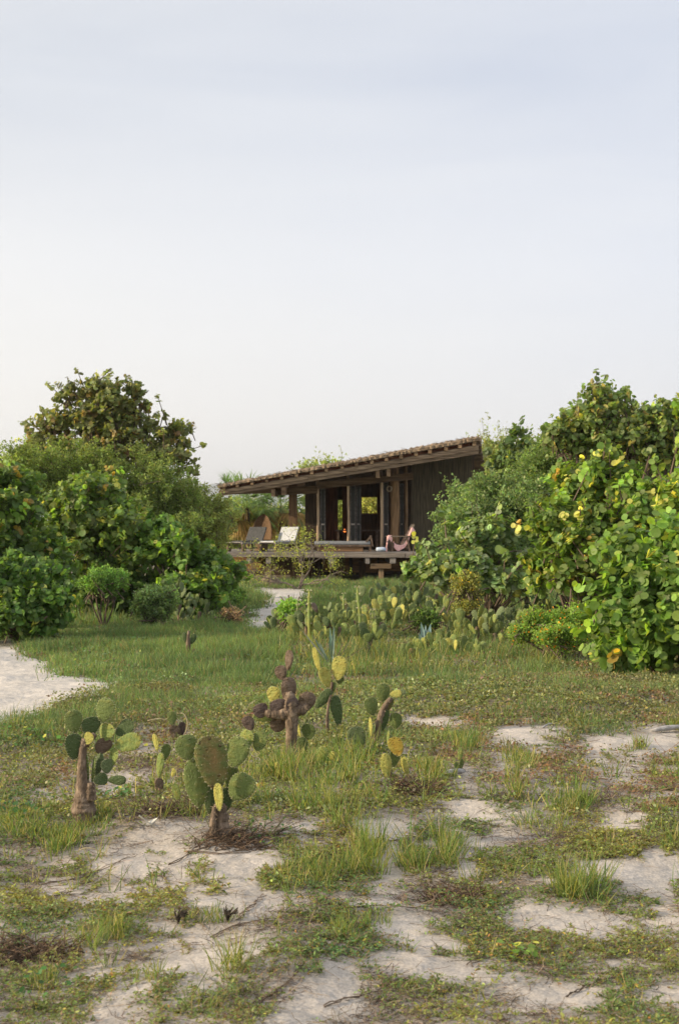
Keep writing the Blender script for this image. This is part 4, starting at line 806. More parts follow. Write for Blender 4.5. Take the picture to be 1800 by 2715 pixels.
# gnarled open shrub in front of the deck
def gnarled():
    b = np.array(G(791, 1562)); t = thing('gnarled_shrub', tuple(b), 'sparse gnarled shrub with bare grey twigs in front of the deck', 'shrub'); mb = MB(); tips = []; Y = b[1]
    def grow(p, d, r, l, k):
        pts = [p]; q = p.copy(); dd = d.copy()
        for i in range(4):
            dd = nrm((dd + rng.normal(0, .28, 3))[None])[0]; q = q + dd * l / 4; pts.append(q.copy())
        tube(mb, pts, np.linspace(r, r * .55, 5), 5, .05)
        if k == 0: tips.append(q); return
        for _ in range(3 if k > 1 else 3):
            grow(pts[random.choice((2, 3, 4))], nrm((dd + rng.normal(0, .65, 3) + np.array((0, 0, .08)))[None])[0], r * .55, l * .72, k - 1)
    for d in ((-.55, 0, .8), (.15, .1, 1), (.7, -.1, .65), (-.15, -.2, 1), (-.9, .1, .4)): grow(b - np.array((0, 0, .05)), nrm(np.array([d], float))[0], .03, .86, 3)
    mb.build('branches', noisemat('grey_twig', (.12, .095, .075), (.26, .215, .18), 20), t, origin=b)
    T = np.array(tips); T = T[rng.random(len(T)) < .9]; O = np.repeat(T, 26, 0) + rng.normal(0, .085, (len(T) * 26, 3)); O = O[O[:, 2] > .1]; q = len(O); x, y, z = axes_from(rand_unit(q), rand_unit(q)); sc = rng.uniform(.03, .055, (q, 1))
    V, f, c = stamp(leaflet_t, leaflet_f, O, x * sc, y * sc, z * sc, leafcols(q, (.12, .15, .04), .25, ((.1, (.24, .26, .04)),))); fast_mesh('leaves', V, f, c, M['fine'], t, origin=b)
gnarled()
# palms behind the house
def palm(px, py, Y, n, size, label, dead=.25):
    c = np.array(W(px, py, Y)); t = thing('palm_tree', (c[0], Y, 0), label, 'palm tree', 'fan palms behind the deck'); o = np.array((c[0], Y, 0)); mb = MB()
    tube(mb, spline([(c[0], Y, -.05), (c[0] + .05, Y, c[2] * .5), tuple(c - np.array((0, 0, .05)))], 8), np.linspace(.13, .08, 8), 9, .1); mb.build('trunk', M['bark'], t, origin=o)
    parts = []
    for k in range(n):
        isd = random.random() < dead; el = random.uniform(-1.1, -.3) if isd else random.uniform(-.6, 1.3); a = random.uniform(0, 2 * math.pi)
        d = np.array((math.cos(a) * math.cos(el), math.sin(a) * math.cos(el), math.sin(el))); pl = random.uniform(.5, .8) * size; hub = c + d * pl
        side = nrm(np.cross(d, (0, 0, 1.))[None])[0]; up = np.cross(side, d); base = (.16, .13, .055) if isd else (.075, .125, .05)
        m = 26; th = np.linspace(-1.45, 1.45, m) + rng.normal(0, .04, m); dirs = d[None] * np.cos(th)[:, None] + side[None] * np.sin(th)[:, None] + np.array((0, 0, -.25)) + up[None] * .08
        ln = (size * .75 * rng.uniform(.8, 1.1, m) * (1 - .2 * np.abs(np.sin(th))))[:, None]; dirs = nrm(dirs); ns = nrm(np.cross(dirs, np.cross(dirs, (0, 0, 1.)) + 1e-3) * -1)
        yy = np.cross(ns, dirs); parts.append(stamp(blade_t * np.array((1, 1, 1.8)), blade_f, np.tile(hub, (m, 1)), dirs * ln, yy * .045 * size, ns * ln * .6, leafcols(m, base, .2)))
        s = blade_t * 1.0; parts.append(stamp(s * np.array((1, 1, 0)), blade_f, c[None], (hub - c)[None], side[None] * .03, up[None], leafcols(1, base, .1)))
    V, f, cc = join(parts); fast_mesh('fronds', V, f, cc, M['fine'], t, origin=o)
palm(655, 1345, 53, 56, 1.15, 'fan palm behind the deck, just left of the pointed chair')
palm(745, 1342, 54, 52, 1.05, 'fan palm with dry yellow fronds left of the brown post', .4)
palm(700, 1352, 56, 44, 1.0, 'fan palm between the two others, above the pointed chair', .35)
palm(610, 1312, 60, 14, .8, 'fan palm whose tips show above the low end of the roof', .05)

# ================================================================== CACTI
def pad_mesh(name, seed, spines=True, mat='pad_green', dens=1, nr=12, ns=18, spm='spine', aspect=.62, th=.10, sl=.075):
    """unit pad: length 1 along z, width `aspect` along x, thickness along y"""
    rr = random.Random(seed); V = []; f = []
    ph = rr.uniform(0, 6)
    for i in range(nr + 1):
        a = -math.pi / 2 + math.pi * i / nr; t = (1 + math.sin(a)) / 2; wv = math.cos(a) ** .85 if math.cos(a) > 0 else 0
        wv *= (.60 + .62 * t - .18 * t * t); hw = max(wv * aspect * .5 * 1.02, .03 if i == 0 else .004); ht = max(th * .5 * math.cos(a) ** .8 * 1.1 if math.cos(a) > 0 else 0, .025 if i == 0 else .003)
        for j in range(ns):
            q = 2 * math.pi * j / ns; k = 1 + .035 * math.sin(3 * q + ph + i * .3)
            cx = math.copysign(abs(math.cos(q)) ** .9, math.cos(q)); cy = math.copysign(abs(math.sin(q)) ** 1.1, math.sin(q))
            V.append((hw * cx * k + .02 * math.sin(t * 3 + ph), ht * cy + .025 * math.sin(t * 2.5 + ph) * t + .012 * math.sin(cx * 3 + ph), t))
    for i in range(nr):
        for j in range(ns): f.append((i * ns + j, i * ns + (j + 1) % ns, (i + 1) * ns + (j + 1) % ns, (i + 1) * ns + j))
    f += [tuple(range(ns))[::-1], tuple(nr * ns + j for j in range(ns))]
    nf = len(f); VV = np.array(V); body = nf
    if spines:
        ex = []; 
        for i in range(1, nr):
            for j in range(ns):
                rim = abs(math.cos(2 * math.pi * j / ns)) > .8
                if (i + j) % 2 and not rim: continue
                p = VV[i * ns + j]; nx = np.array((p[0] / (aspect * .5) ** 2, p[1] / (th * .5) ** 2 * .8, (p[2] - .55) / .25)); nx = nrm(nx[None])[0]
                for s in range((2 if not rim else 3) * dens):
                    d = nx + np.array([rr.uniform(-.6, .6) for _ in range(3)]); d = d / np.linalg.norm(d) * sl * rr.uniform(.5, 1.2); e = np.array([rr.uniform(-1, 1) for _ in range(3)]) * .0035; e = e + .001
                    ex.append((p - e, p + e, p + d))
        n0 = len(V)
        for k, q in enumerate(ex): V += [tuple(z) for z in q]; f.append((n0 + 3 * k, n0 + 3 * k + 1, n0 + 3 * k + 2))
    m = bpy.data.meshes.new(name); m.from_pydata(V, [], f); m.materials.append(M[mat]); m.materials.append(M[spm])
    mi = np.zeros(len(f), np.int32); mi[nf:] = 1; m.polygons.foreach_set('material_index', mi); sm = np.ones(len(f), bool); sm[nf:] = False; m.polygons.foreach_set('use_smooth', sm); m.update(); return m
PM = {}
def padm(mat, var, near):
    k = (mat, var, near)
    if k not in PM: PM[k] = pad_mesh('pad', hash((var, 3)) % 1000 + var * 7, True, mat, 2 if near else 1, 14 if near else 8, 22 if near else 12, 'spine_dark' if mat in ('pad_brown', 'pad_purple') else 'spine', th=.13 if near else .15, sl=.034 if near else .07)
    return PM[k]
def add_pad(t, base, up, face, length, width, mat, near=True, thick=1.0):
    """base in world, up/face unit-ish vectors"""
    up = Vector(up).normalized(); fc = Vector(face); fc = (fc - up * fc.dot(up)).normalized(); sx = up.cross(fc) * -1
    o = bpy.data.objects.new('pad', padm(mat, random.randrange(3), near)); COL.objects.link(o); o.parent = t
    Mx = Matrix((sx, fc, up)).transposed().to_4x4(); sc = Matrix.Diagonal((width / .62, length * .8 * thick, length, 1))
    o.matrix_local = Matrix.Translation(Vector(base) - Vector(t.location)) @ Mx @ sc; return o
GROW = 1.16
CM = {'g': 'pad_green', 'd': 'pad_dark', 'y': 'pad_yellow', 'l': 'pad_lime', 'o': 'pad_orange', 'b': 'pad_brown', 'r': 'pad_rust', 'p': 'pad_purple', 'u': 'pad_blue'}
C7 = lambda x, y: (130 + x / 2.658, 1780 + y / 2.658); C8 = lambda x, y: (620 + x / 3.136, 1680 + y / 3.136)
def cactus(cf, sc, base, label, stems, pads, cat='cactus', group='prickly pear cacti in the foreground', name='prickly_pear'):
    """stems: lists of (x, y, half-width[, depth]) ; pads: (x, y, w, h, tilt, yaw, depth, colour) all in crop pixels of the photograph"""
    b = G(*cf(*base)); Y = b[1]; t = thing(name, b, label, cat, group); pm = Y / F / sc
    def pt(x, y, d=0): px, py = cf(x, y); return np.array(W(px, py, Y + d))
    for s in stems:
        P = [pt(q[0], q[1], q[3] if len(q) > 3 else 0) for q in s]; rad = [q[2] * pm for q in s]; n = max(10, len(P) * 7); SP = spline(P, n)
        rr = np.interp(np.linspace(0, len(P) - 1, n), range(len(P)), rad); mb = MB(); tube(mb, SP, rr * (1 + .05 * np.sin(np.arange(n) * .9) + .03 * rng.normal(size=n)), 14, .10)
        m_ = MB.build(mb, 'trunk', M['cbark'], t, origin=b, smooth=True)
        # bristle tufts on the bark
        k = 70; i = rng.integers(0, n, k); a = rng.uniform(0, 2 * math.pi, k); q = SP[i] + np.stack([np.cos(a), np.sin(a), 0 * a], -1) * rr[i][:, None]
        d = nrm(np.stack([np.cos(a), np.sin(a), rng.normal(0, .6, k)], -1)) * .018; e = rng.normal(0, .0012, (k, 3))
        if rr.max() > .012:
            V = np.stack([q - e, q + e, q + d], 1).reshape(-1, 3); so_ = fast_mesh('bristles', V, np.arange(3 * k).reshape(-1, 3), np.ones((3 * k, 3)), M['spine_dark'], None, origin=b); so_.parent = m_; so_['kind'] = 'stuff'
    for (x, y, w_, h, tilt, yaw, dd, c) in pads:
        th = R(tilt); up = Vector((math.sin(th), -.12 + .0 * dd, math.cos(th))); L_ = h * pm; Wd = w_ * pm / max(math.cos(R(yaw)), .5) if abs(yaw) < 55 else w_ * pm * 2.0
        cpt = pt(x, y, dd); base_ = Vector(cpt) - up.normalized() * L_ * .5; face = Vector((math.sin(R(yaw)), -math.cos(R(yaw)), .08))
        add_pad(t, base_ - up.normalized() * L_ * .04, up, face, L_ * 1.08, Wd * GROW, CM[c], thick=.85)
    return t
cactus(C7, 2.658, (250, 1050), 'tall prickly pear at the far left with a swollen brown trunk base',
       [[(252, 1085, 74), (250, 970, 86), (248, 880, 66), (240, 760, 38), (240, 620, 30), (248, 520, 26), (255, 470, 22)],
        [(300, 900, 40, -.02), (303, 830, 32, -.02), (300, 780, 24, -.02)], [(262, 520, 24), (290, 480, 26), (330, 440, 20)]],
       [(178, 352, 118, 150, -12, 10, .0, 'g'), (397, 272, 130, 165, 8, -15, .02, 'g'), (298, 385, 122, 125, -5, 20, .03, 'd'), (178, 528, 112, 172, -4, 25, -.01, 'd'),
        (408, 425, 112, 120, 12, -30, .04, 'l'), (538, 400, 100, 140, 60, -10, .03, 'd'), (560, 500, 118, 178, 80, -15, .0, 'l'), (385, 525, 100, 115, 20, 35, .05, 'b'), (285, 470, 70, 80, 30, -20, -.02, 'y'),
        (455, 605, 66, 135, 14, -40, .02, 'l'), (415, 665, 82, 95, -6, 25, .0, 'u'), (375, 757, 92, 86, -40, 10, -.03, 'd'), (484, 762, 66, 122, 86, 5, -.03, 'd'),
        (272, 680, 34, 210, -4, -62, .02, 'g'), (318, 690, 30, 190, 6, -62, .01, 'g'), (352, 660, 60, 170, 12, -20, .05, 'u')])
cactus(C7, 2.658, (780, 860), 'slim prickly pear with one green stalk between the two large front cacti',
       [[(785, 875, 26), (775, 800, 26), (772, 750, 20)]], [(785, 660, 56, 170, 4, -30, 0, 'l'), (755, 500, 42, 115, -12, -40, 0, 'y'), (822, 572, 62, 125, 14, 15, .02, 'g'), (782, 800, 58, 100, 6, 10, -.02, 'b')])
cactus(C7, 2.658, (1210, 1150), 'large prickly pear with a big rust brown pad on a yellow stalk, front centre left',
       [[(1215, 1170, 62), (1212, 1080, 62), (1208, 1000, 56), (1205, 930, 40)], [(1165, 1160, 26, -.05), (1160, 1050, 22, -.05), (1168, 950, 12, -.04)]],
       [(1200, 880, 66, 185, 0, -25, -.06, 'y'), (1155, 640, 212, 365, -6, 8, -.05, 'r'), (1110, 525, 130, 130, -10, -10, .0, 'u'), (970, 535, 150, 168, -18, 5, .0, 'g'), (1045, 780, 172, 330, -8, 10, .03, 'g'), (1140, 880, 100, 240, 0, 15, .07, 'd'),
        (1322, 565, 155, 210, 12, -12, .0, 'g'), (1388, 482, 98, 142, 10, -25, .03, 'l'), (1486, 490, 104, 132, 24, -10, .02, 'g'), (1352, 812, 178, 195, 26, -8, .0, 'g'), (1285, 745, 90, 200, 4, 10, .07, 'g'), (1250, 900, 90, 170, 10, 15, .05, 'd')])
cactus(C8, 3.136, (475, 1050), 'tall brown withered prickly pear with spread arms in the middle',
       [[(478, 1080, 58), (478, 980, 46), (480, 860, 44), (482, 740, 52), (480, 640, 60), (470, 540, 50), (455, 480, 30)], [(470, 650, 54), (400, 665, 50), (320, 665, 42), (260, 655, 24)], [(500, 645, 50), (570, 630, 46), (620, 590, 26)]],
       [(455, 470, 122, 205, -4, 12, 0, 'b'), (392, 325, 98, 115, -22, -10, -.01, 'b'), (455, 220, 66, 160, 4, -30, 0, 'b'), (600, 570, 132, 172, 18, 10, 0, 'b'), (370, 615, 142, 135, -15, 5, -.02, 'p'), (222, 640, 122, 112, -20, 5, 0, 'p'), (122, 745, 96, 120, -30, -10, 0, 'p'),
        (332, 510, 112, 135, -12, -15, .12, 'y'), (372, 755, 145, 115, 0, 10, .06, 'b'), (482, 610, 100, 160, 2, 20, -.03, 'p'), (240, 700, 60, 150, -80, 20, .04, 'l')])
cactus(C8, 3.136, (785, 830), 'tall prickly pear with bright yellow pads on thin stalks, centre',
       [[(783, 850, 13), (778, 720, 13), (785, 600, 11), (805, 500, 10), (818, 400, 12)]],
       [(855, 640, 92, 250, -6, 25, .04, 'd'), (762, 362, 92, 165, -14, 10, 0, 'y'), (690, 212, 50, 195, -10, -30, 0, 'y'), (876, 285, 122, 190, 14, -8, 0, 'y'), (740, 540, 84, 190, 38, 10, .0, 'd'), (822, 440, 44, 110, 4, -30, .01, 'g'), (882, 380, 64, 70, 20, 20, .03, 'g'), (865, 720, 60, 110, 0, 0, .06, 'd')])
cactus(C8, 3.136, (1190, 940), 'leaning prickly pear with a curved stalk tipped by a pale pad, right of centre',
       [[(1185, 960, 26), (1190, 850, 24), (1205, 740, 24), (1230, 650, 26), (1270, 580, 22), (1305, 535, 18)]],
       [(1235, 488, 112, 145, -4, 5, .05, 'g'), (1140, 602, 112, 142, -20, 10, .02, 'g'), (1345, 722, 102, 125, 12, -5, .05, 'g'), (1345, 495, 56, 92, 76, -20, 0, 'y'), (1135, 775, 26, 150, -5, -60, -.02, 'y'), (1248, 720, 66, 180, 16, 20, .02, 'd'), (1275, 600, 70, 150, 25, 20, .02, 'r'), (1390, 484, 44, 70, 80, 0, .03, 'u')])
cactus(C8, 3.136, (1300, 1190), 'low prickly pear with an orange pad above yellow pads, right of centre', [[(1300, 1230, 16), (1300, 1180, 16), (1300, 1120, 12)]],
       [(1348, 935, 120, 155, -12, -10, -.02, 'o'), (1262, 1100, 90, 205, -6, 5, -.03, 'y'), (1332, 1030, 88, 140, 2, 20, .02, 'g'), (1422, 1100, 56, 175, -14, -30, 0, 'y'), (1280, 860, 20, 110, 4, -60, .1, 'l')])
cactus(C8, 3.136, (590, 1010), 'small green prickly pear of two stacked pads beside the brown trunk', [[(585, 1030, 16), (575, 990, 16), (565, 950, 12)]],
       [(622, 812, 112, 125, 10, 0, 0, 'g'), (566, 935, 92, 150, -4, 10, 0, 'g'), (534, 772, 30, 165, -14, -60, 0, 'y'), (582, 985, 22, 80, 4, -60, -.05, 'l')])
cactus(C8, 3.136, (1020, 965), 'broad dull green prickly pear pad left of the curved stalk', [[(1020, 985, 18), (1015, 955, 14)]], [(1022, 870, 150, 195, 4, 5, 0, 'u'), (880, 920, 120, 110, 30, 10, .1, 'g')])
cactus(C8, 3.136, (750, 1110), 'small prickly pear with a lime pad and a round yellow pad in the grass', [[(745, 1125, 14), (745, 1080, 12)]], [(730, 1010, 92, 140, 2, -10, 0, 'l'), (820, 1035, 78, 112, 6, -5, -.03, 'y'), (765, 1070, 60, 90, 8, 10, .03, 'g')])
cactus(C8, 3.136, (370, 1210), 'small yellow and green prickly pear shoots in the grass left of the brown trunk', [[(370, 1225, 12), (370, 1190, 10)]], [(366, 1140, 40, 150, -6, -30, 0, 'y'), (408, 1120, 22, 140, 8, -60, 0, 'l'), (204, 1140, 52, 110, -4, -10, .1, 'l'), (300, 1125, 84, 70, 10, 10, .15, 'd')])
cactus(C7, 2.658, (885, 480), 'small prickly pear pad on brown stubs behind the front cacti', [[(885, 500, 20), (885, 440, 24), (878, 390, 16)]], [(868, 328, 64, 92, -6, 5, 0, 'g'), (890, 425, 76, 90, 8, 10, -.02, 'b'), (935, 410, 50, 110, 14, 20, .03, 'p')])
cactus(C7, 2.658, (1155, 410), 'single small round green cactus pad behind the rust brown one', [[(1155, 420, 8), (1155, 400, 8)]], [(1155, 375, 62, 66, 0, 0, 0, 'l')])
cactus(C7, 2.658, (905, 920), 'small yellow green cactus pad standing in dry roots', [[(905, 940, 10), (905, 905, 9)]], [(905, 850, 56, 130, -8, -10, 0, 'l'), (880, 712, 34, 62, 14, -20, .15, 'y')])
Cq = lambda x, y: (900 + x / 1.742, 1700 + y / 1.742)
cactus(Cq, 1.742, (552, 602), 'tiny upright green cactus beside the pale driftwood on the right', [[(550, 606, 5), (550, 598, 4)]], [(555, 520, 26, 62, 3, 0, 0, 'l'), (540, 578, 22, 44, -8, 10, 0, 'g'), (560, 568, 20, 50, 8, 10, .03, 'g')])

# ---- cactus bed in the middle distance
C6 = lambda x, y: (680 + x / 2.178, 1480 + y / 2.178)
def bed_cactus(px, py, hpx, wpx, n, cols, label, seed, dead=0, trunk=True, name='prickly_pear', group='prickly pears in the cactus bed'):
    """a clump grown pad from pad; px,py its foot, hpx,wpx its size in photograph pixels"""
    rr = random.Random(seed); b = G(px, py); s = b[1] / F; H = hpx * s; Wd = wpx * s; t = thing(name, b, label, 'cactus', group); L0 = rr.uniform(.15, .20)
    if trunk:
        mb = MB(); tube(mb, spline([(b[0], b[1], b[2] - .05), (b[0] + rr.uniform(-.02, .02), b[1], b[2] + H * .2), (b[0], b[1], b[2] + H * .34)], 6), [.05, .045, .04, .035, .032, .03], 8, .12); mb.build('trunk', M['cbark'], t, origin=b, smooth=True)
    roots = []; k = 0
    while k < n:
        fx = rr.uniform(-1, 1); z0 = b[2] + rr.uniform(0, max(H - L0, .02)) * (1 - .35 * abs(fx)) ; x = b[0] + fx * Wd * .5; y = b[1] + rr.uniform(-.5, .5) * Wd * .7
        tl = fx * .45 + rr.uniform(-.35, .35); L_ = L0 * rr.uniform(.75, 1.15); yaw = rr.uniform(-1.25, 1.25)
        up = Vector((math.sin(tl), rr.uniform(-.2, .2), math.cos(tl))); face = Vector((math.sin(yaw), -math.cos(yaw), 0)); c = rr.choice(cols)
        add_pad(t, (x, y, z0), up, face, L_, L_ * rr.uniform(.58, .78), CM[c], near=False); k += 1
    return t
bed = [
 ((185, 430), 85, 26, 8, 'ugd', 'prickly pear clump at the left end of the cactus bed beside the path'),
 ((215, 440), 95, 60, 14, 'dgu', 'dark prickly pear clump with a tilted oval pad near the left end of the bed'),
 ((300, 460), 110, 46, 12, 'ugd', 'prickly pear with a tall pale finger pad above it, left part of the bed'),
 ((385, 470), 120, 44, 12, 'ubl', 'prickly pear with a bare grey trunk, left of the dark stumped one'),
 ((480, 480), 110, 55, 14, 'dug', 'dense prickly pear clump behind the tall agave blades'),
 ((560, 420), 90, 50, 12, 'gdr', 'prickly pear with a few rusty pads in the middle of the bed'),
 ((640, 400), 100, 50, 13, 'lug', 'prickly pear with lime green pads above the round headed cactus'),
 ((720, 450), 90, 50, 12, 'gul', 'prickly pear just right of the round headed cactus'),
 ((800, 400), 75, 60, 13, 'gud', 'low prickly pear clump in the middle of the bed behind the weed'),
 ((890, 400), 85, 60, 13, 'gdu', 'prickly pear clump just left of the blue agave'),
 ((840, 260), 70, 70, 13, 'udd', 'dark prickly pear clump at the back of the bed below the deck corner'),
 ((930, 260), 75, 75, 15, 'udg', 'dark prickly pear clump at the back of the bed under the low branches'),
 ((1040, 280), 85, 70, 15, 'gud', 'back row prickly pear clump left of the yellow flowering shrub'),
 ((1020, 370), 70, 55, 10, 'lgu', 'prickly pear with pale pads behind the blue agave'),
 ((1130, 400), 75, 60, 12, 'ugd', 'prickly pear clump in front of the yellow flowering shrub'),
 ((1180, 470), 90, 60, 13, 'uly', 'prickly pear with tall pale sunlit pads right of the blue agave'),
 ((1270, 480), 95, 60, 14, 'lgu', 'prickly pear with broad light pads facing left, right part of the bed'),
 ((1290, 330), 95, 60, 13, 'glu', 'prickly pear clump just right of the yellow flowering shrub'),
 ((1370, 330), 85, 60, 13, 'ugl', 'prickly pear clump right of the flowering shrub, in the back row'),
 ((1370, 500), 80, 60, 12, 'gul', 'prickly pear clump at the front right of the bed'),
 ((1080, 530), 55, 60, 8, 'gl', 'low prickly pear pads in the grass right of the blue agave'),
 ((1180, 560), 55, 50, 7, 'lg', 'low prickly pear pads in the grass at the front of the bed'),
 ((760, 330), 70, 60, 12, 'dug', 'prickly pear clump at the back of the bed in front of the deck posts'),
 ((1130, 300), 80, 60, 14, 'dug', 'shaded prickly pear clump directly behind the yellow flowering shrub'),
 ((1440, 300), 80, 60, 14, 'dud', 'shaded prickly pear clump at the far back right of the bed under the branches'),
 ((1450, 430), 80, 60, 14, 'gud', 'prickly pear clump filling the right end of the bed'),
]
for k, ((x, y), h, w_, n, cols, lab) in enumerate(bed): bed_cactus(*C6(x, y), h * random.uniform(.75, 1.25), w_ * 2.1, n + 12, list(cols) + ['l', 'l', 'g', random.choice('lyy')], lab, 40 + k)
Cr = lambda x, y: (1150 + x / 2.412, 980 + y / 2.412)
for k, ((x, y), h, w_, n, cols, lab) in enumerate([
 ((560, 1740), 52, 60, 10, 'ug', 'prickly pear clump left of the orange flowered shrub, at the edge of the carpet'),
 ((440, 1700), 60, 50, 9, 'gu', 'prickly pear with round pads at the right front of the bed'),
 ((640, 1600), 95, 50, 12, 'ugl', 'prickly pear with leaning pads left of the sunlit clump'),
 ((770, 1600), 112, 70, 18, 'lyu', 'tall sunlit prickly pear clump above the orange flowered shrub'),
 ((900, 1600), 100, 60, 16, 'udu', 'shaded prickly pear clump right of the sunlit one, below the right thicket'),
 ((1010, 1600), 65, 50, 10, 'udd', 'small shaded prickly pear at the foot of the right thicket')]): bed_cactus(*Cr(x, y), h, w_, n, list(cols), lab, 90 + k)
Cl = lambda x, y: (x / 2.529, 980 + y / 2.529)
bed_cactus(*Cl(1210, 1690), 135, 62, 22, list('ugl'), 'tall prickly pear with pale finger pads in front of the left thicket', 120, group='prickly pears by the left thicket')
bed_cactus(*Cl(1340, 1690), 80, 62, 16, list('ug'), 'low spreading prickly pear right of the tall one by the left thicket', 121, group='prickly pears by the left thicket')
# tall finger pads
def finger(px, py, ptop, lab, wd=.05, c='u', lean=0.):
    b = G(px, py); Y = b[1]; z = W(0, ptop, Y)[2]; t = thing('columnar_cactus', b, lab, 'cactus', 'finger cacti standing above the bed'); n = 7; H = z - b[2]
    mb = MB(); P = [(b[0] + lean * H * (i / 8) ** 1.5, Y, b[2] - .03 + (H + .03) * i / 8) for i in range(9)]
    tube(mb, P, [wd * .5, wd * .5, wd * .42, wd * .5, wd * .52, wd * .44, wd * .5, wd * .42, wd * .12], 12, .06); o = mb.build('stem', padm_mat[c], t, origin=b, smooth=True)
    k = 160; i = rng.integers(3, 9, k); a = rng.uniform(0, 2 * math.pi, k); q = np.array(P)[i] + np.stack([np.cos(a), np.sin(a), rng.uniform(-.5, .5, k)], -1) * wd * .5
    d = nrm(np.stack([np.cos(a), np.sin(a), rng.normal(.3, .5, k)], -1)) * .028; e = rng.normal(0, .0022, (k, 3)); V = np.stack([q - e, q + e, q + d], 1).reshape(-1, 3)
    so_ = fast_mesh('spines', V, np.arange(3 * k).reshape(-1, 3), np.ones((3 * k, 3)), M['spine'], None, origin=b); so_.parent = o; so_['kind'] = 'stuff'
padm_mat = {k: M[v] for k, v in CM.items()}
finger(820, 1700, 1565, 'tallest pale finger cactus at the left of the bed', .05, 'l')
finger(911, 1690, 1573, 'thin finger cactus above the agave blades', .035, 'l')
finger(958, 1700, 1556, 'tall leaning finger cactus in the middle of the bed', .05, 'l', -.08)
finger(988, 1700, 1615, 'short finger cactus left of the round headed one', .045, 'l')
finger(790, 1690, 1590, 'short finger cactus in front of the narrow path', .04, 'g')
finger(1064, 1600, 1545, 'finger cactus at the back of the bed below the deck corner', .05, 'l')
finger(1133, 1640, 1582, 'twin finger cactus between bed and branches, behind the blue agave', .05, 'l')
finger(1255, 1610, 1532, 'pale finger cactus beside the yellow flowering shrub', .05, 'l')
# cactus with a round head on a black stump; brown two-pad cactus; dead one in the left grass
def stump_cactus():
    b = G(980, 1737); Y = b[1]; t = thing('prickly_pear', b, 'prickly pear with a round green head on a short black trunk', 'cactus', 'prickly pears in the cactus bed'); s = Y / F
    mb = MB(); tube(mb, [(b[0], Y, b[2] - .05), (b[0], Y, b[2] + .08), (b[0] + .005, Y, b[2] + .24)], [.04, .034, .04], 10, .1); mb.build('trunk', noisemat('black_bark', (.02, .018, .016), (.06, .05, .045), 30), t, origin=b, smooth=True)
    for (x, y, w_, h, tl, yaw, c) in ((975, 1690, 26, 24, 0, 0, 'g'), (968, 1684, 30, 40, -20, 40, 'd'), (1000, 1680, 30, 36, 20, -10, 'g'), (993, 1664, 16, 36, 4, -50, 'l'), (962, 1664, 24, 32, -10, 10, 'u'), (940, 1672, 26, 32, -30, 0, 'g'), (1012, 1668, 22, 30, 30, 20, 'u')):
        c_ = Vector(W(x, y, Y + (-.05 if c == 'g' and x == 975 else 0))); up = Vector((math.sin(R(tl)), -.15, math.cos(R(tl)))); add_pad(t, c_ - up * h * s * .5, up, Vector((math.sin(R(yaw)), -1, 0)), h * s, w_ * s * 1.1, CM[c], near=False)
stump_cactus()
def small_cactus(base, pads, label, trunk=None, group='withered cacti in the grass'):
    b = G(*base); Y = b[1]; t = thing('prickly_pear', b, label, 'cactus', group); s = Y / F
    if trunk: mb = MB(); tube(mb, spline([W(x, y, Y) for x, y, r in trunk], 8), np.interp(np.linspace(0, 1, 8), np.linspace(0, 1, len(trunk)), [r * s for x, y, r in trunk]), 8, .15); mb.build('trunk', M['cbark'], t, origin=b, smooth=True)
    for (x, y, w_, h, tl, yaw, c) in pads:
        c_ = Vector(W(x, y, Y)); up = Vector((math.sin(R(tl)), -.1, math.cos(R(tl)))); add_pad(t, c_ - up.normalized() * h * s * .5, up, Vector((math.sin(R(yaw)), -math.cos(R(yaw)), 0)), h * s, w_ * s, CM[c], near=False)
small_cactus((1098, 1757), [(1092, 1735, 26, 36, -4, 10, 'r'), (1103, 1733, 8, 36, 4, -60, 'l'), (1070, 1722, 22, 36, 0, 0, 'g'), (1083, 1718, 24, 34, 20, 20, 'l')], 'small rusty cactus pad with a pale edge at the front of the bed')
small_cactus((500, 1742), [(491, 1690, 16, 28, -14, 0, 'd'), (512, 1694, 18, 30, 20, 10, 'd'), (515, 1730, 14, 24, 20, 10, 'p'), (492, 1738, 16, 22, -30, 10, 'p')], 'withered brown cactus stub alone in the grass on the left', [(499, 1748, 6), (500, 1715, 6), (500, 1690, 5), (501, 1672, 3)])
small_cactus((905, 1700), [(903, 1690, 22, 34, -4, 10, 'p'), (912, 1700, 16, 26, 14, 20, 'b')], 'grey dried cactus pad beside the tall agave blades')

# agaves
def agave(base, blades, label, col=(.14, .20, .165)):
    b = G(*base); t = thing('agave', b, label, 'agave', 'blue green agaves'); parts = []; 
    for (x, y, dy, wd, dry) in blades:
        tip = np.array(W(x, y, b[1] + dy)); o = np.array(b) + np.array((0, 0, -.02)); ax = tip - o; l = np.linalg.norm(ax); sd = nrm(np.cross(ax, (0.3, 1, .1))[None])[0]; nrmv = nrm(np.cross(sd, ax)[None])[0] * -1
        T = np.array([(0, -.5, .0), (0, 0, -.35), (0, .5, 0), (.3, -.55, .0), (.3, 0, -.4), (.3, .55, 0), (.7, -.38, 0), (.7, 0, -.3), (.7, .38, 0), (1, 0, 0)])
        Fq = np.array([(0, 1, 4), (0, 4, 3), (1, 2, 5), (1, 5, 4), (3, 4, 7), (3, 7, 6), (4, 5, 8), (4, 8, 7), (6, 7, 9), (7, 8, 9)])
        parts.append(stamp(T, Fq, o[None] + rng.normal(0, .01, (1, 3)), ax[None], sd[None] * wd, nrmv[None] * wd, leafcols(1, (.20, .16, .10) if dry else col, .12)))
    V, f, c = join(parts)
    fast_mesh('blades', V, f, c, M['agave'], t, origin=b)
M['agave'] = leafmat('agave_blade', .06, .5, .4, (.8, 1, .6))
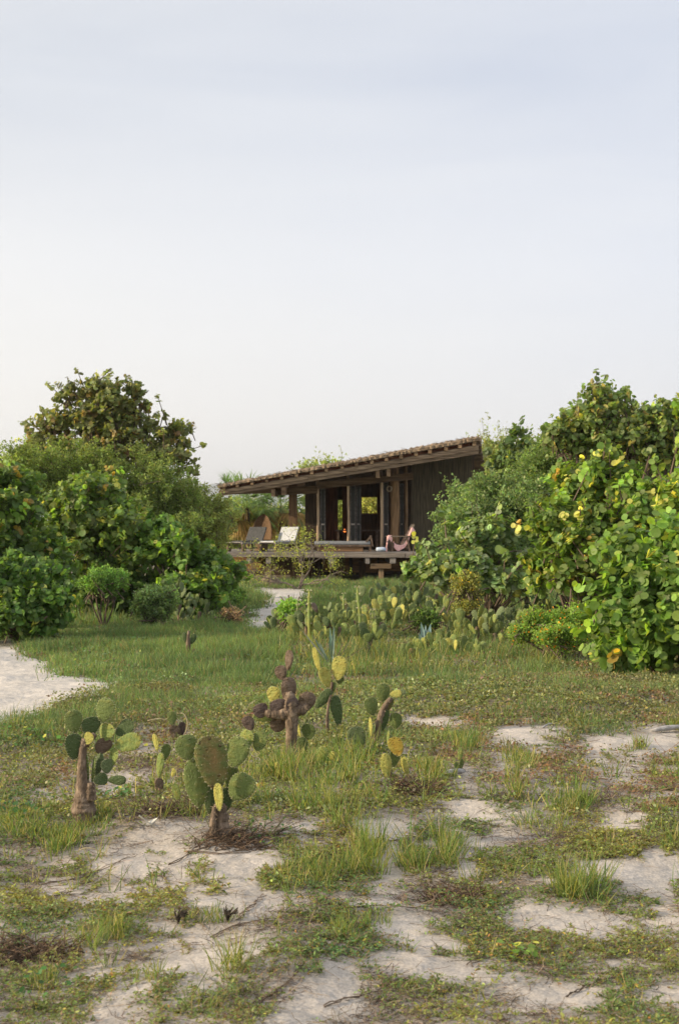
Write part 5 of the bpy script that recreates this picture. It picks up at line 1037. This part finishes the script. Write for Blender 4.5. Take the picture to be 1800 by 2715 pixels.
agave((880, 1768), [(875, 1662, 0, .05, 0), (887, 1658, .02, .055, 0), (891, 1664, -.02, .045, 0), (882, 1672, .05, .04, 0), (795, 1668, .1, .02, 0), (826, 1682, 0, .025, 0), (930, 1695, .1, .015, 1), (915, 1690, -.1, .012, 1), (985, 1705, 0, .012, 1), (845, 1700, .1, .03, 0)], 'tall agave whose blue green blades rise behind the yellow cactus')
agave((1126, 1722), [(1115, 1650, 0, .075, 0), (1121, 1662, -.03, .07, 0), (1141, 1652, 0, .075, 0), (1134, 1668, -.04, .07, 0), (1110, 1676, -.05, .065, 0), (1128, 1656, .05, .07, 0), (1100, 1690, 0, .03, 0), (1150, 1695, 0, .03, 0)], 'short stiff blue agave in the middle of the cactus bed', (.26, .35, .34))

# ================================================================== GROUND COVER (uncountable)
def scatter(n, y0, y1, widen=.29, power=1.0):
    """points on the ground between two distances, even per unit of area when power = 1"""
    u = rng.random(n); Y = (y0 ** (1 + power) + u * (y1 ** (1 + power) - y0 ** (1 + power))) ** (1 / (1 + power)); X = (rng.random(n) * 2 - 1) * (Y * widen + (1.5 if y1 < 15 else .8))
    return X, Y
def shaded(x, y): return None
CREEP = {ord('g'): 1.0, ord('y'): 1.0, ord('t'): .6, ord(','): .07, ord('b'): .13, ord('m'): .35, ord('r'): .2, ord('.'): .002, ord('k'): .3}
def keepmask(k, table): 
    pr = np.zeros(len(k)); 
    for ch, p in table.items(): pr[k == ch] = p
    return pr
def creepers():
    # long runners that follow the sand, carrying small paired leaves
    parts = []
    for (y0, y1, n, sc) in ((3.6, 6.0, 13500, .95), (6.0, 8.2, 11000, 1.1), (8.2, 13.5, 10500, 1.5)):
        X, Y = scatter(n, y0, y1); k = cover(X, Y); pr = keepmask(k, CREEP); cl = hnoise(X, Y, 3.2, 41) * .55 + hnoise(X, Y, 9, 42) * .45
        ok = (rng.random(n) < pr * np.clip((cl - .30) * 4.2, 0.02, 1)) & ~in_paths(X, Y); X, Y, k, cl = X[ok], Y[ok], k[ok], cl[ok]; m = len(X)
        main = hnoise(X, Y, .8, 44) * 5; a = main + rng.normal(0, .9, m); step = .0105 * sc ** .5 * rng.uniform(.8, 1.3, m); per = 30; px_, py_ = X.copy(), Y.copy(); lift = .004 + .035 * np.clip(cl - .42, 0, .4) * rng.random(m) * 2
        yel = k == ord('y'); hue = hnoise(X, Y, 2.2, 43); ups = rng.random(m) < .35; nlen = rng.integers(10, per, m); size = rng.uniform(.65, 1.3, m)
        for q in range(per):
            a = a + rng.normal(0, .16, m); qx = px_ + np.cos(a) * step; qy = py_ + np.sin(a) * step; kq = cover(qx, qy); nlen = np.where(((kq == ord('.')) & (rng.random(m) < .45)) | ((kq == ord(',')) & (rng.random(m) < .12)), np.minimum(nlen, q), nlen); live = q < nlen
            z0 = gz(px_, py_) + lift + np.where(ups, q * .0012, 0) + .006 * np.sin(q * .8 + a * 3); p0 = np.stack([px_, py_, z0], -1); p1 = np.stack([qx, qy, gz(qx, qy) + lift + np.where(ups, (q + 1) * .0012, 0) + .006 * np.sin((q + 1) * .8 + a * 3)], -1); d = p1 - p0; dn = nrm(d)
            w_ = nrm(np.cross(dn, np.array((0, 0, 1.)))) * .0022 * sc; T = np.array([(0, -.5, 0), (0, .5, 0), (1, .5, 0), (1, -.5, 0)]); Fq = np.array([(0, 1, 2), (0, 2, 3)]); L_ = live
            if L_.any(): parts.append(stamp(T, Fq, p0[L_], d[L_] * 1.1, w_[L_], np.zeros((L_.sum(), 3)), leafcols(L_.sum(), (.20, .12, .06), .25)))
            for sgn in (-1, 1):
                lv = live & (rng.random(m) < .85); mm = lv.sum()
                if not mm: continue
                side = nrm(np.cross(dn[lv], np.array((0, 0, 1.))) * sgn + dn[lv] * rng.uniform(0, .9, (mm, 1)) + rng.normal(0, .25, (mm, 3)) + np.array((0, 0, .25))); nv = nrm(np.array((0, 0, 1.)) + rng.normal(0, .45, (mm, 3))); x, y, z = axes_from(nv, side)
                sz = (.0098 * sc * size[lv] * rng.uniform(.6, 1.3, mm))[:, None]; h_ = hue[lv][:, None] - .5
                c = leafcols(mm, (.145, .18, .055), .28) * (1 + h_ * np.array((1.0, .45, .2))); r = rng.random(mm); yl = yel[lv]
                yy = r < np.where(yl, .22, .035); c[yy] = leafcols(yy.sum(), (.27, .25, .05), .2); oo = r > np.where(yl, .95, .992); c[oo] = leafcols(oo.sum(), (.27, .15, .045), .2)
                br = (rng.random(mm) < .06); c[br] = leafcols(br.sum(), (.17, .12, .07), .2)
                parts.append(stamp(oval_t * np.array((1.3, .85, 1)), oval_f, p0[lv], x * sz, y * sz, z * sz, c))
            px_, py_ = qx, qy
    V, f, c = join(parts); o = fast_mesh('creeping_ground_cover', V, f, c, M['creeper']); tag(o, 'low creeping plants with small green and yellow leaves spreading over the sand', 'ground cover', kind='stuff'); print('creeper', len(f))
creepers()
def blades(parts, X, Y, per, hmin, hmax, wd, col, alts=(), lean=.35, rad=.02, z0=0.0, var=.22):
    m = len(X); 
    for q in range(per):
        a = rng.uniform(0, 2 * math.pi, m); r = rad * rng.random(m); x = X + np.cos(a) * r; y = Y + np.sin(a) * r; h = rng.uniform(hmin, hmax, m) * (.55 + 1.1 * hnoise(x, y, 1.6, 65) ** 1.5 * 1.3 * (.6 + .8 * hnoise(x, y, 6, 66)))
        d = nrm(np.stack([np.cos(a) * lean * rng.random(m) * 1.6, np.sin(a) * lean * rng.random(m) * 1.6, np.ones(m)], -1)); b = np.stack([x, y, gz(x, y) + z0], -1)
        sd = nrm(np.cross(d, rng.normal(size=(m, 3)))); nv = np.cross(sd, d); c = leafcols(m, col, var, alts)
        bend = (h * rng.uniform(.3, 1.4, m))[:, None]
        parts.append(stamp(blade_t, blade_f, b, d * h[:, None], sd * (wd if np.ndim(wd) == 0 else wd[:, None]), nv * bend, c))
def grasses():
    parts = []
    G1 = ((.22, (.22, .22, .06)), (.14, (.30, .25, .13)))
    # tufts of tall grass near the front cacti
    for (y0, y1, n, w_, hs) in ((3.6, 6.2, 4200, .0035, .55), (6.2, 8.0, 7600, .0045, .72), (8.0, 11.5, 7200, .006, .85)):
        X, Y = scatter(n, y0, y1); k = cover(X, Y); pr = keepmask(k, {ord('t'): .9, ord('g'): .06, ord('y'): .06, ord(','): .004, ord('m'): .05, ord('b'): .03, ord('r'): .05}); cl = hnoise(X, Y, 3.5, 51)
        ok = (rng.random(n) < pr * np.clip((cl - .2) * 2.2, .05, 1)) & ~in_paths(X, Y); X, Y = X[ok], Y[ok]; hh = 1
        blades(parts, X, Y, 9, .05 * hs, .17 * hs, w_, (.11, .165, .05), G1, .55, .05)
    # explicit clumps standing on the sand
    for px, py, n, h in ((860, 2330, 26, .16), (1500, 2370, 40, .13), (1370, 2110, 26, .20), (1540, 2130, 40, .16), (1180, 2270, 12, .14), (620, 2560, 22, .13), (300, 2480, 30, .17), (250, 2500, 24, .15), (1090, 2290, 16, .13), (960, 2270, 20, .10), (410, 2590, 16, .09), (120, 2610, 20, .10), (1360, 2070, 14, .22), (1790, 1930, 40, .20), (1700, 1980, 16, .16), (560, 2420, 16, .08), (910, 2470, 20, .11), (1000, 2440, 16, .08), (1760, 1900, 30, .18), (1180, 2060, 16, .15), (1130, 2050, 30, .16)):
        b = G(px, py); X = b[0] + rng.normal(0, .035, n); Y = b[1] + rng.normal(0, .05, n)
        blades(parts, X, Y, 4, h * .35, h * .78, .0038 * b[1] / 6, (.125, .17, .055), G1, .5, .014)
    X, Y = scatter(9000, 16, 27, .30); ppx, ppy = pix(X, Y, 0); ok = (ppx > 725 + 30 * hnoise(X, Y, 2, 64)) & (ppx < 1480) & (ppy > 1590) & (hnoise(X, Y, 2.2, 63) > .42) & ~in_paths(X, Y); X, Y = X[ok], Y[ok]
    blades(parts, X, Y, 5, .06, .24, .010, (.11, .155, .055), G1, .6, .05)
    # short lawn further off
    for (y0, y1, n, w_, h0, h1) in ((10.5, 15, 30000, .011, .03, .10), (15, 24, 52000, .018, .05, .14), (24, 44, 42000, .034, .07, .18)):
        X, Y = scatter(n, y0, y1, .30); k = cover(X, Y); pr = keepmask(k, {ord('k'): 1, ord('t'): 1, ord('g'): .7, ord('m'): .30, ord('r'): .15, ord(','): .03, ord('b'): .1})
        ok = (rng.random(n) < pr) & ~in_paths(X + rng.normal(0, .09, n), Y + rng.normal(0, .2, n)); X, Y = X[ok], Y[ok]; tone = hnoise(X, Y, .8, 61) * .5 + hnoise(X, Y, 2.5, 62) * .5; s = tone > .5
        for sel, col in ((s, (.125, .185, .072)), (~s, (.092, .145, .062))): blades(parts, X[sel], Y[sel], 4, h0, h1, w_ * .45, col, ((.08, (.20, .21, .09)), (.06, (.22, .16, .09))), .6, .08)
    V, f, c = join(parts); o = fast_mesh('grass', V, f, c, M['grass']); tag(o, 'green grass and tufts growing across the clearing', 'grass', kind='stuff')
grasses()
def carpet():
    parts = []
    for (y0, y1, n, s0) in ((7.6, 11, 46000, .020), (11, 16, 60000, .026), (16, 26, 60000, .038), (26, 44, 30000, .06)):
        X, Y = scatter(n, y0, y1, .30); k = cover(X, Y); pr = keepmask(k, {ord('m'): .95, ord('r'): .42, ord('k'): .55, ord('g'): .3, ord('b'): .25, ord(','): .05, ord('t'): .2, ord('y'): .2})
        ok = (rng.random(n) < pr * np.clip(hnoise(X, Y, 4.5, 71) * 1.7, .25, 1)) & ~in_paths(X + rng.normal(0, .10, n), Y + rng.normal(0, .22, n)); X, Y, k = X[ok], Y[ok], k[ok]; m = len(X)
        hum = hnoise(X, Y, 3.2, 72); tone = hnoise(X, Y, 1.1, 73)
        for q in range(4):
            x_ = X + rng.normal(0, s0, m); y_ = Y + rng.normal(0, s0, m); b = np.stack([x_, y_, gz(x_, y_) + rng.random(m) * (.012 + .07 * hum)], -1)
            c = leafcols(m, (.15, .165, .068), .28, ((.07, (.27, .28, .15)), (.06, (.24, .21, .06)))) * (1 + (tone[:, None] - .5) * np.array((.1, .35, .2)))
            kb = k == ord('k'); c[kb] *= np.array((.72, 1.0, .95))
            rr_ = (k == ord('r')) & (rng.random(m) < .75); c[rr_] = leafcols(rr_.sum(), (.17, .11, .06), .3)
            br = (rng.random(m) < .05 + .30 * sstep(.5, .8, hnoise(X, Y, 1.7, 75))); c[br] = leafcols(br.sum(), (.17, .125, .085), .25)
            x, y, z = axes_from(nrm(np.array((0, 0, .8)) + rng.normal(0, .7, (m, 3))), rand_unit(m)); s = (s0 * rng.uniform(.6, 1.4, m))[:, None]
            parts.append(stamp(leaflet_t * np.array((1, 1.15, 1)), leaflet_f, b, x * s, y * s, z * s, c))
    V, f, c = join(parts); o = fast_mesh('leafy_carpet', V, f, c, M['creeper']); tag(o, 'fine olive and russet leaf carpet covering the middle of the clearing', 'ground cover', kind='stuff')
carpet()
def litter():
    mbp = []; T = np.array([(0, -.5, 0), (0, .5, 0), (0, 0, .6), (1, -.3, 0), (1, .3, 0), (1, 0, .4)]); Fq = np.array([(0, 3, 5), (0, 5, 2), (1, 2, 5), (1, 5, 4)])
    for (y0, y1, n, l0) in ((3.6, 7, 48000, 1), (7, 10, 36000, 1.25), (10, 15, 12000, 1.9)):
        X, Y = scatter(n, y0, y1); k = cover(X, Y); pr = keepmask(k, {ord('b'): 1, ord(','): .15, ord('r'): .95, ord('g'): .14, ord('t'): .14, ord('y'): .2, ord('m'): .12, ord('.'): .016}); ok = (rng.random(n) < pr * np.clip(hnoise(X, Y, 6, 81) * 1.6, .1, 1)) & ~in_paths(X, Y); X, Y = X[ok], Y[ok]; m = len(X)
        a = rng.uniform(0, 2 * math.pi, m); z = gz(X, Y) + .003; dirs = np.stack([np.cos(a), np.sin(a), rng.normal(.08, .18, m)], -1); p = np.stack([X, Y, z], -1); tone = leafcols(m, (.12, .085, .06), .4, ((.3, (.26, .20, .14)),)); rz_ = (cover(X, Y) == ord('r')) & (rng.random(m) < .7); tone[rz_] = leafcols(rz_.sum(), (.24, .135, .075), .3)
        for q in range(4):                             # crooked twig of several pieces
            l = (rng.uniform(.012, .035, m) * l0)[:, None]; dirs = nrm(dirs + rng.normal(0, .4, (m, 3)) * np.array((1, 1, .3))); s = (rng.uniform(.0016, .0034, m) * l0)[:, None]; sd = nrm(np.cross(dirs, np.array((0, 0, 1.)))); mbp.append(stamp(T, Fq, p, dirs * l, sd * s, np.tile(np.array((0, 0, 1.)), (m, 1)) * s, tone)); p = p + dirs * l
            g = gz(p[:, 0], p[:, 1]); p[:, 2] = np.maximum(p[:, 2], g + .002)
    # long bare roots across the sand
    roots = [[(120, 2345), (200, 2330), (300, 2290), (360, 2270)], [(450, 2290), (520, 2255), (560, 2245)], [(120, 2380), (180, 2370), (240, 2375)], [(560, 2490), (640, 2450), (720, 2440), (800, 2445), (900, 2420)], [(630, 2440), (670, 2400), (700, 2370)], [(680, 2660), (750, 2610), (800, 2560), (850, 2500)], [(900, 2410), (1000, 2400), (1100, 2405), (1230, 2390)], [(1420, 2560), (1500, 2575), (1640, 2580)], [(1010, 2240), (1060, 2228), (1110, 2220)], [(1240, 2560), (1280, 2530), (1300, 2490)], [(380, 2330), (420, 2320), (480, 2345)], [(440, 2350), (500, 2400), (540, 2460)], [(860, 2660), (960, 2640), (1060, 2600)], [(1500, 2640), (1560, 2610), (1620, 2590)], [(500, 2260), (600, 2262), (720, 2235), (800, 2200)], [(20, 2420), (60, 2400), (90, 2360)]]
    mb = MB()
    for r_ in roots:
        for rep in range(2):
            P = [np.array(G(x + random.uniform(-12, 12) * rep, y + random.uniform(-6, 6) * rep)) for x, y in r_]; SP = spline(P, 12); SP[:, :2] += rng.normal(0, .008, (12, 2)); SP[:, 2] = gz(SP[:, 0], SP[:, 1]) + .003 + rng.random(12) * .006
            c = random.uniform(.5, 1.2); tube(mb, SP, np.linspace(.0024, .0012, 12), 5, .2, (.17 * c, .125 * c, .09 * c))
    V, f, c = join(mbp); o = fast_mesh('dry_twigs', V, f, c, M['dry']); tag(o, 'brown dry twigs and litter scattered over the sand', 'dry twigs', kind='stuff')
    o = mb.build('bare_roots', M['dry']); tag(o, 'thin dark roots creeping across the bare sand', 'roots', kind='stuff')
litter()
# heap of dry roots under the front cacti
def root_heap(px, py, w_, h, n, label):
    b = np.array(G(px, py)); mb = MB(); s = b[1] / F
    for _ in range(n):
        x = b[0] + random.gauss(0, .42) * w_ * s; y = b[1] + random.gauss(0, .07); p = np.array((x, y, float(gz(x, y)))); a = random.uniform(0, 2 * math.pi); P = [p]
        for q in range(4): a += random.gauss(0, .7); p = p + np.array((math.cos(a) * .03, math.sin(a) * .03, random.gauss(.006, .012))); p[2] = max(p[2], float(gz(p[0], p[1])) + .002); P.append(p.copy())
        c = random.uniform(.5, 1.5); tube(mb, P, np.linspace(.003, .0012, 5), 4, .1, (.12 * c, .082 * c, .056 * c))
    o = mb.build('root_heap', M['dry'], None, origin=b); o.location = b; tag(o, label, 'dry roots', kind='stuff')
root_heap(480, 2150, 120, 30, 260, 'heap of dry brown roots between the two large front cacti')
root_heap(625, 2228, 120, 20, 170, 'long dark heap of roots at the foot of the rust padded cactus')
root_heap(1090, 2090, 70, 25, 220, 'tangle of grey dry roots right of the orange padded cactus')
root_heap(1200, 2385, 80, 25, 140, 'tangle of brown dry stems on the open sand, right of centre')
root_heap(70, 2530, 150, 25, 170, 'dark bed of dry stems at the lower left edge')
# driftwood and small finds
def stick(px0, py0, px1, py1, r, label, mat, bend=.02, name='driftwood'):
    a, b = np.array(G(px0, py0)), np.array(G(px1, py1)); m = (a + b) / 2 + np.array((0, 0, bend)); mb = MB(); P = spline([a + (0, 0, r), m + (0, 0, r), b + (0, 0, r)], 10); tube(mb, P, r * np.array([.5, .8, 1, 1.05, .95, 1, .9, .85, .7, .35]), 8, .12); o = mb.build(name, mat, None, origin=a, smooth=True); o.location = a; tag(o, label, 'driftwood', 'driftwood on the sand')
dw = noisemat('driftwood', (.26, .25, .24), (.48, .46, .45), 20, (1, 3, 3))
stick(1724, 1943, 1850, 1938, .02, 'grey driftwood log lying at the right edge of the sand', dw)
stick(1176, 2060, 1232, 2052, .019, 'pale bluish driftwood stub beside the tiny green cactus', dw, .01)
stick(1436, 1931, 1466, 1920, .008, 'short pale wood chip on the sand below the mound', dw, .01)
stick(1455, 1937, 1485, 1938, .012, 'thin pale stick lying just right of the short wood chip', dw, .0)
def stalk(path, r, label, col, name='dry_stalk', Yb=None):
    Y = Yb or G(*path[0])[1]; P = [W(x, y, Y) for x, y in path]; mb = MB(); tube(mb, spline(P, 18), np.linspace(r, r * .6, 18), 6, .05); b = np.array(P[0]); o = mb.build(name, noisemat(name, *col, 20), None, origin=b, smooth=True); o.location = b; tag(o, label, 'dry stalk', 'dry stalks')
strawc = ((.30, .25, .15), (.48, .41, .26))
stalk([C7(955, 465), C7(980, 370), C7(955, 300), C7(905, 292)], .006, 'pale dry stalk arching over the small green pad', strawc)
stalk([C7(700, 345), C7(770, 332), C7(835, 340)], .004, 'thin pale twig left of the small green pad', strawc, Yb=G(*C7(885, 480))[1])
stalk([C7(420, 1300), C7(350, 1255), C7(280, 1238), C7(225, 1250)], .004, 'yellow arching stalk at the foot of the left cactus', strawc, Yb=G(*C7(420, 1310))[1])
stalk([C7(640, 1010), C7(690, 1050), C7(745, 1085)], .004, 'bent pale twig beside the white husk', ((.35, .33, .28), (.5, .47, .4)), Yb=G(*C7(745, 1088))[1])
def husk():
    b = G(*C7(745, 1080)); mb = MB(); V = []
    for i in range(7):
        t = i / 6
        for j in range(5): s = j / 4 * 2 - 1; V.append((-.04 + t * .07, -.012 * (1 - s * s), .005 + .05 * t * t + s * .016 * math.sin(math.pi * min(t + .15, 1))))
    n = len(V); V += [(x, y - .002, z) for x, y, z in V]; f = [q for i in range(6) for j in range(4) for q in ((i * 5 + j, i * 5 + j + 1, i * 5 + j + 6, i * 5 + j + 5), (n + i * 5 + j, n + i * 5 + j + 5, n + i * 5 + j + 6, n + i * 5 + j + 1))]
    o = mb.add(V, f).build('dry_husk', noisemat('white_husk', (.5, .48, .42), (.7, .68, .62), 20), None, smooth=True); o.location = b; tag(o, 'curled white husk lying in the litter left of the rust padded cactus', 'husk')
husk()
def dark_tuft(px, py, label):
    b = np.array(G(px, py)); mb = MB()
    for _ in range(40):
        a = random.uniform(0, 6.28); P = [b, b + np.array((math.cos(a) * .012, math.sin(a) * .012, .03)), b + np.array((math.cos(a) * .03 + .012, math.sin(a) * .03, random.uniform(.03, .065)))]
        tube(mb, spline(P, 5), np.linspace(.003, .0015, 5), 4, .2)
    o = mb.build('dead_tuft', noisemat('dead_tuft', (.035, .028, .022), (.09, .07, .05), 30), None, origin=b); o.location = b; tag(o, label, 'dead plant')
dark_tuft(606, 2440, 'small black dead tuft standing alone on the bare sand')
dark_tuft(475, 2445, 'small dark dead tuft at the edge of the green runners, left of the black one')
# broad leaved weeds
def weed(px, py, n, r, label, col=(.07, .16, .03), spread=.10):
    b = np.array(G(px, py)); x_ = b[0] + rng.normal(0, spread, n); y_ = b[1] + rng.normal(0, spread, n); z = gz(x_, y_) + rng.uniform(.01, .07, n); O = np.stack([x_, y_, z], -1)
    x, y, zz = axes_from(nrm(np.array((0, -.2, 1.)) + rng.normal(0, .35, (n, 3))), rand_unit(n)); s = (r * rng.uniform(.6, 1.2, n))[:, None]; V, f, c = stamp(oval_t * np.array((1, 1.3, 1)), oval_f, O, x * s, y * s, zz * s, leafcols(n, col, .2, ((.12, (.30, .30, .05)),)))
    t = thing('broad_leaved_weed', tuple(b), label, 'weed', 'broad leaved weeds'); fast_mesh('leaves', V, f, c, M['creeper'], t, origin=b)
    mb = MB()
    for i in range(0, n, 3): tube(mb, [b, O[i]], [.0025, .0015], 4, 0, (.12, .11, .05))
    mb.build('stems', M['dry'], t, origin=b)
weed(80, 1960, 60, .034, 'patch of bright leaves at the left edge, left of the tall cactus', spread=.16)
weed(340, 1990, 46, .034, 'pale broad leaves between the left cactus and the slim one', (.11, .19, .07))
weed(60, 2160, 80, .03, 'patch of dark green leaves at the foot of the left cactus', (.045, .11, .03), .16)
weed(300, 2120, 30, .03, 'small leaf cluster right of the swollen trunk', (.07, .15, .04), .09)
weed(1380, 2540, 16, .028, 'weed with a pale yellow leaf on the sand, lower right', (.12, .20, .035), .045)
weed(130, 2620, 24, .02, 'dark pointed weed at the lower left corner', (.05, .12, .03), .06)
weed(720, 2210, 60, .016, 'dense green weed below the rust padded cactus, on its right', (.06, .13, .03), .12)
# dead fallen pad
def fallen(px, py, label, c='b', h=34, w_=22):
    b = G(px, py); t = thing('fallen_pad', b, label, 'cactus pad', 'fallen cactus pads'); s = b[1] / F; add_pad(t, (b[0] - h * s * .5, b[1], b[2] + .02), (1, .1, .08), (0, -.5, 1), h * s, w_ * s * 1.3, CM[c])
fallen(692, 2090, 'dead orange brown cactus pad lying right of the rust padded cactus', 'o')
fallen(690, 1937, 'dull brown cactus pad lying below the tall brown cactus', 'p', 30, 18)

# ================================================================== AIR
hz = MB(); box(hz, (0, 1250, 106), (8200, 10700, 217)); m, t, o = newmat('haze'); pv = t.nodes.new('ShaderNodeVolumePrincipled'); pv.inputs['Color'].default_value = (.86, .90, .97, 1); pv.inputs['Density'].default_value = .00020; pv.inputs['Anisotropy'].default_value = .2
t.links.new(pv.outputs[0], o.inputs['Volume']); ho = hz.build('haze', m); tag(ho, 'thin pale haze over the coastal plain', 'haze', kind='stuff')
print('faces', sum(len(o.data.polygons) for o in S.objects if o.type == 'MESH'), 'objects', len(S.objects))
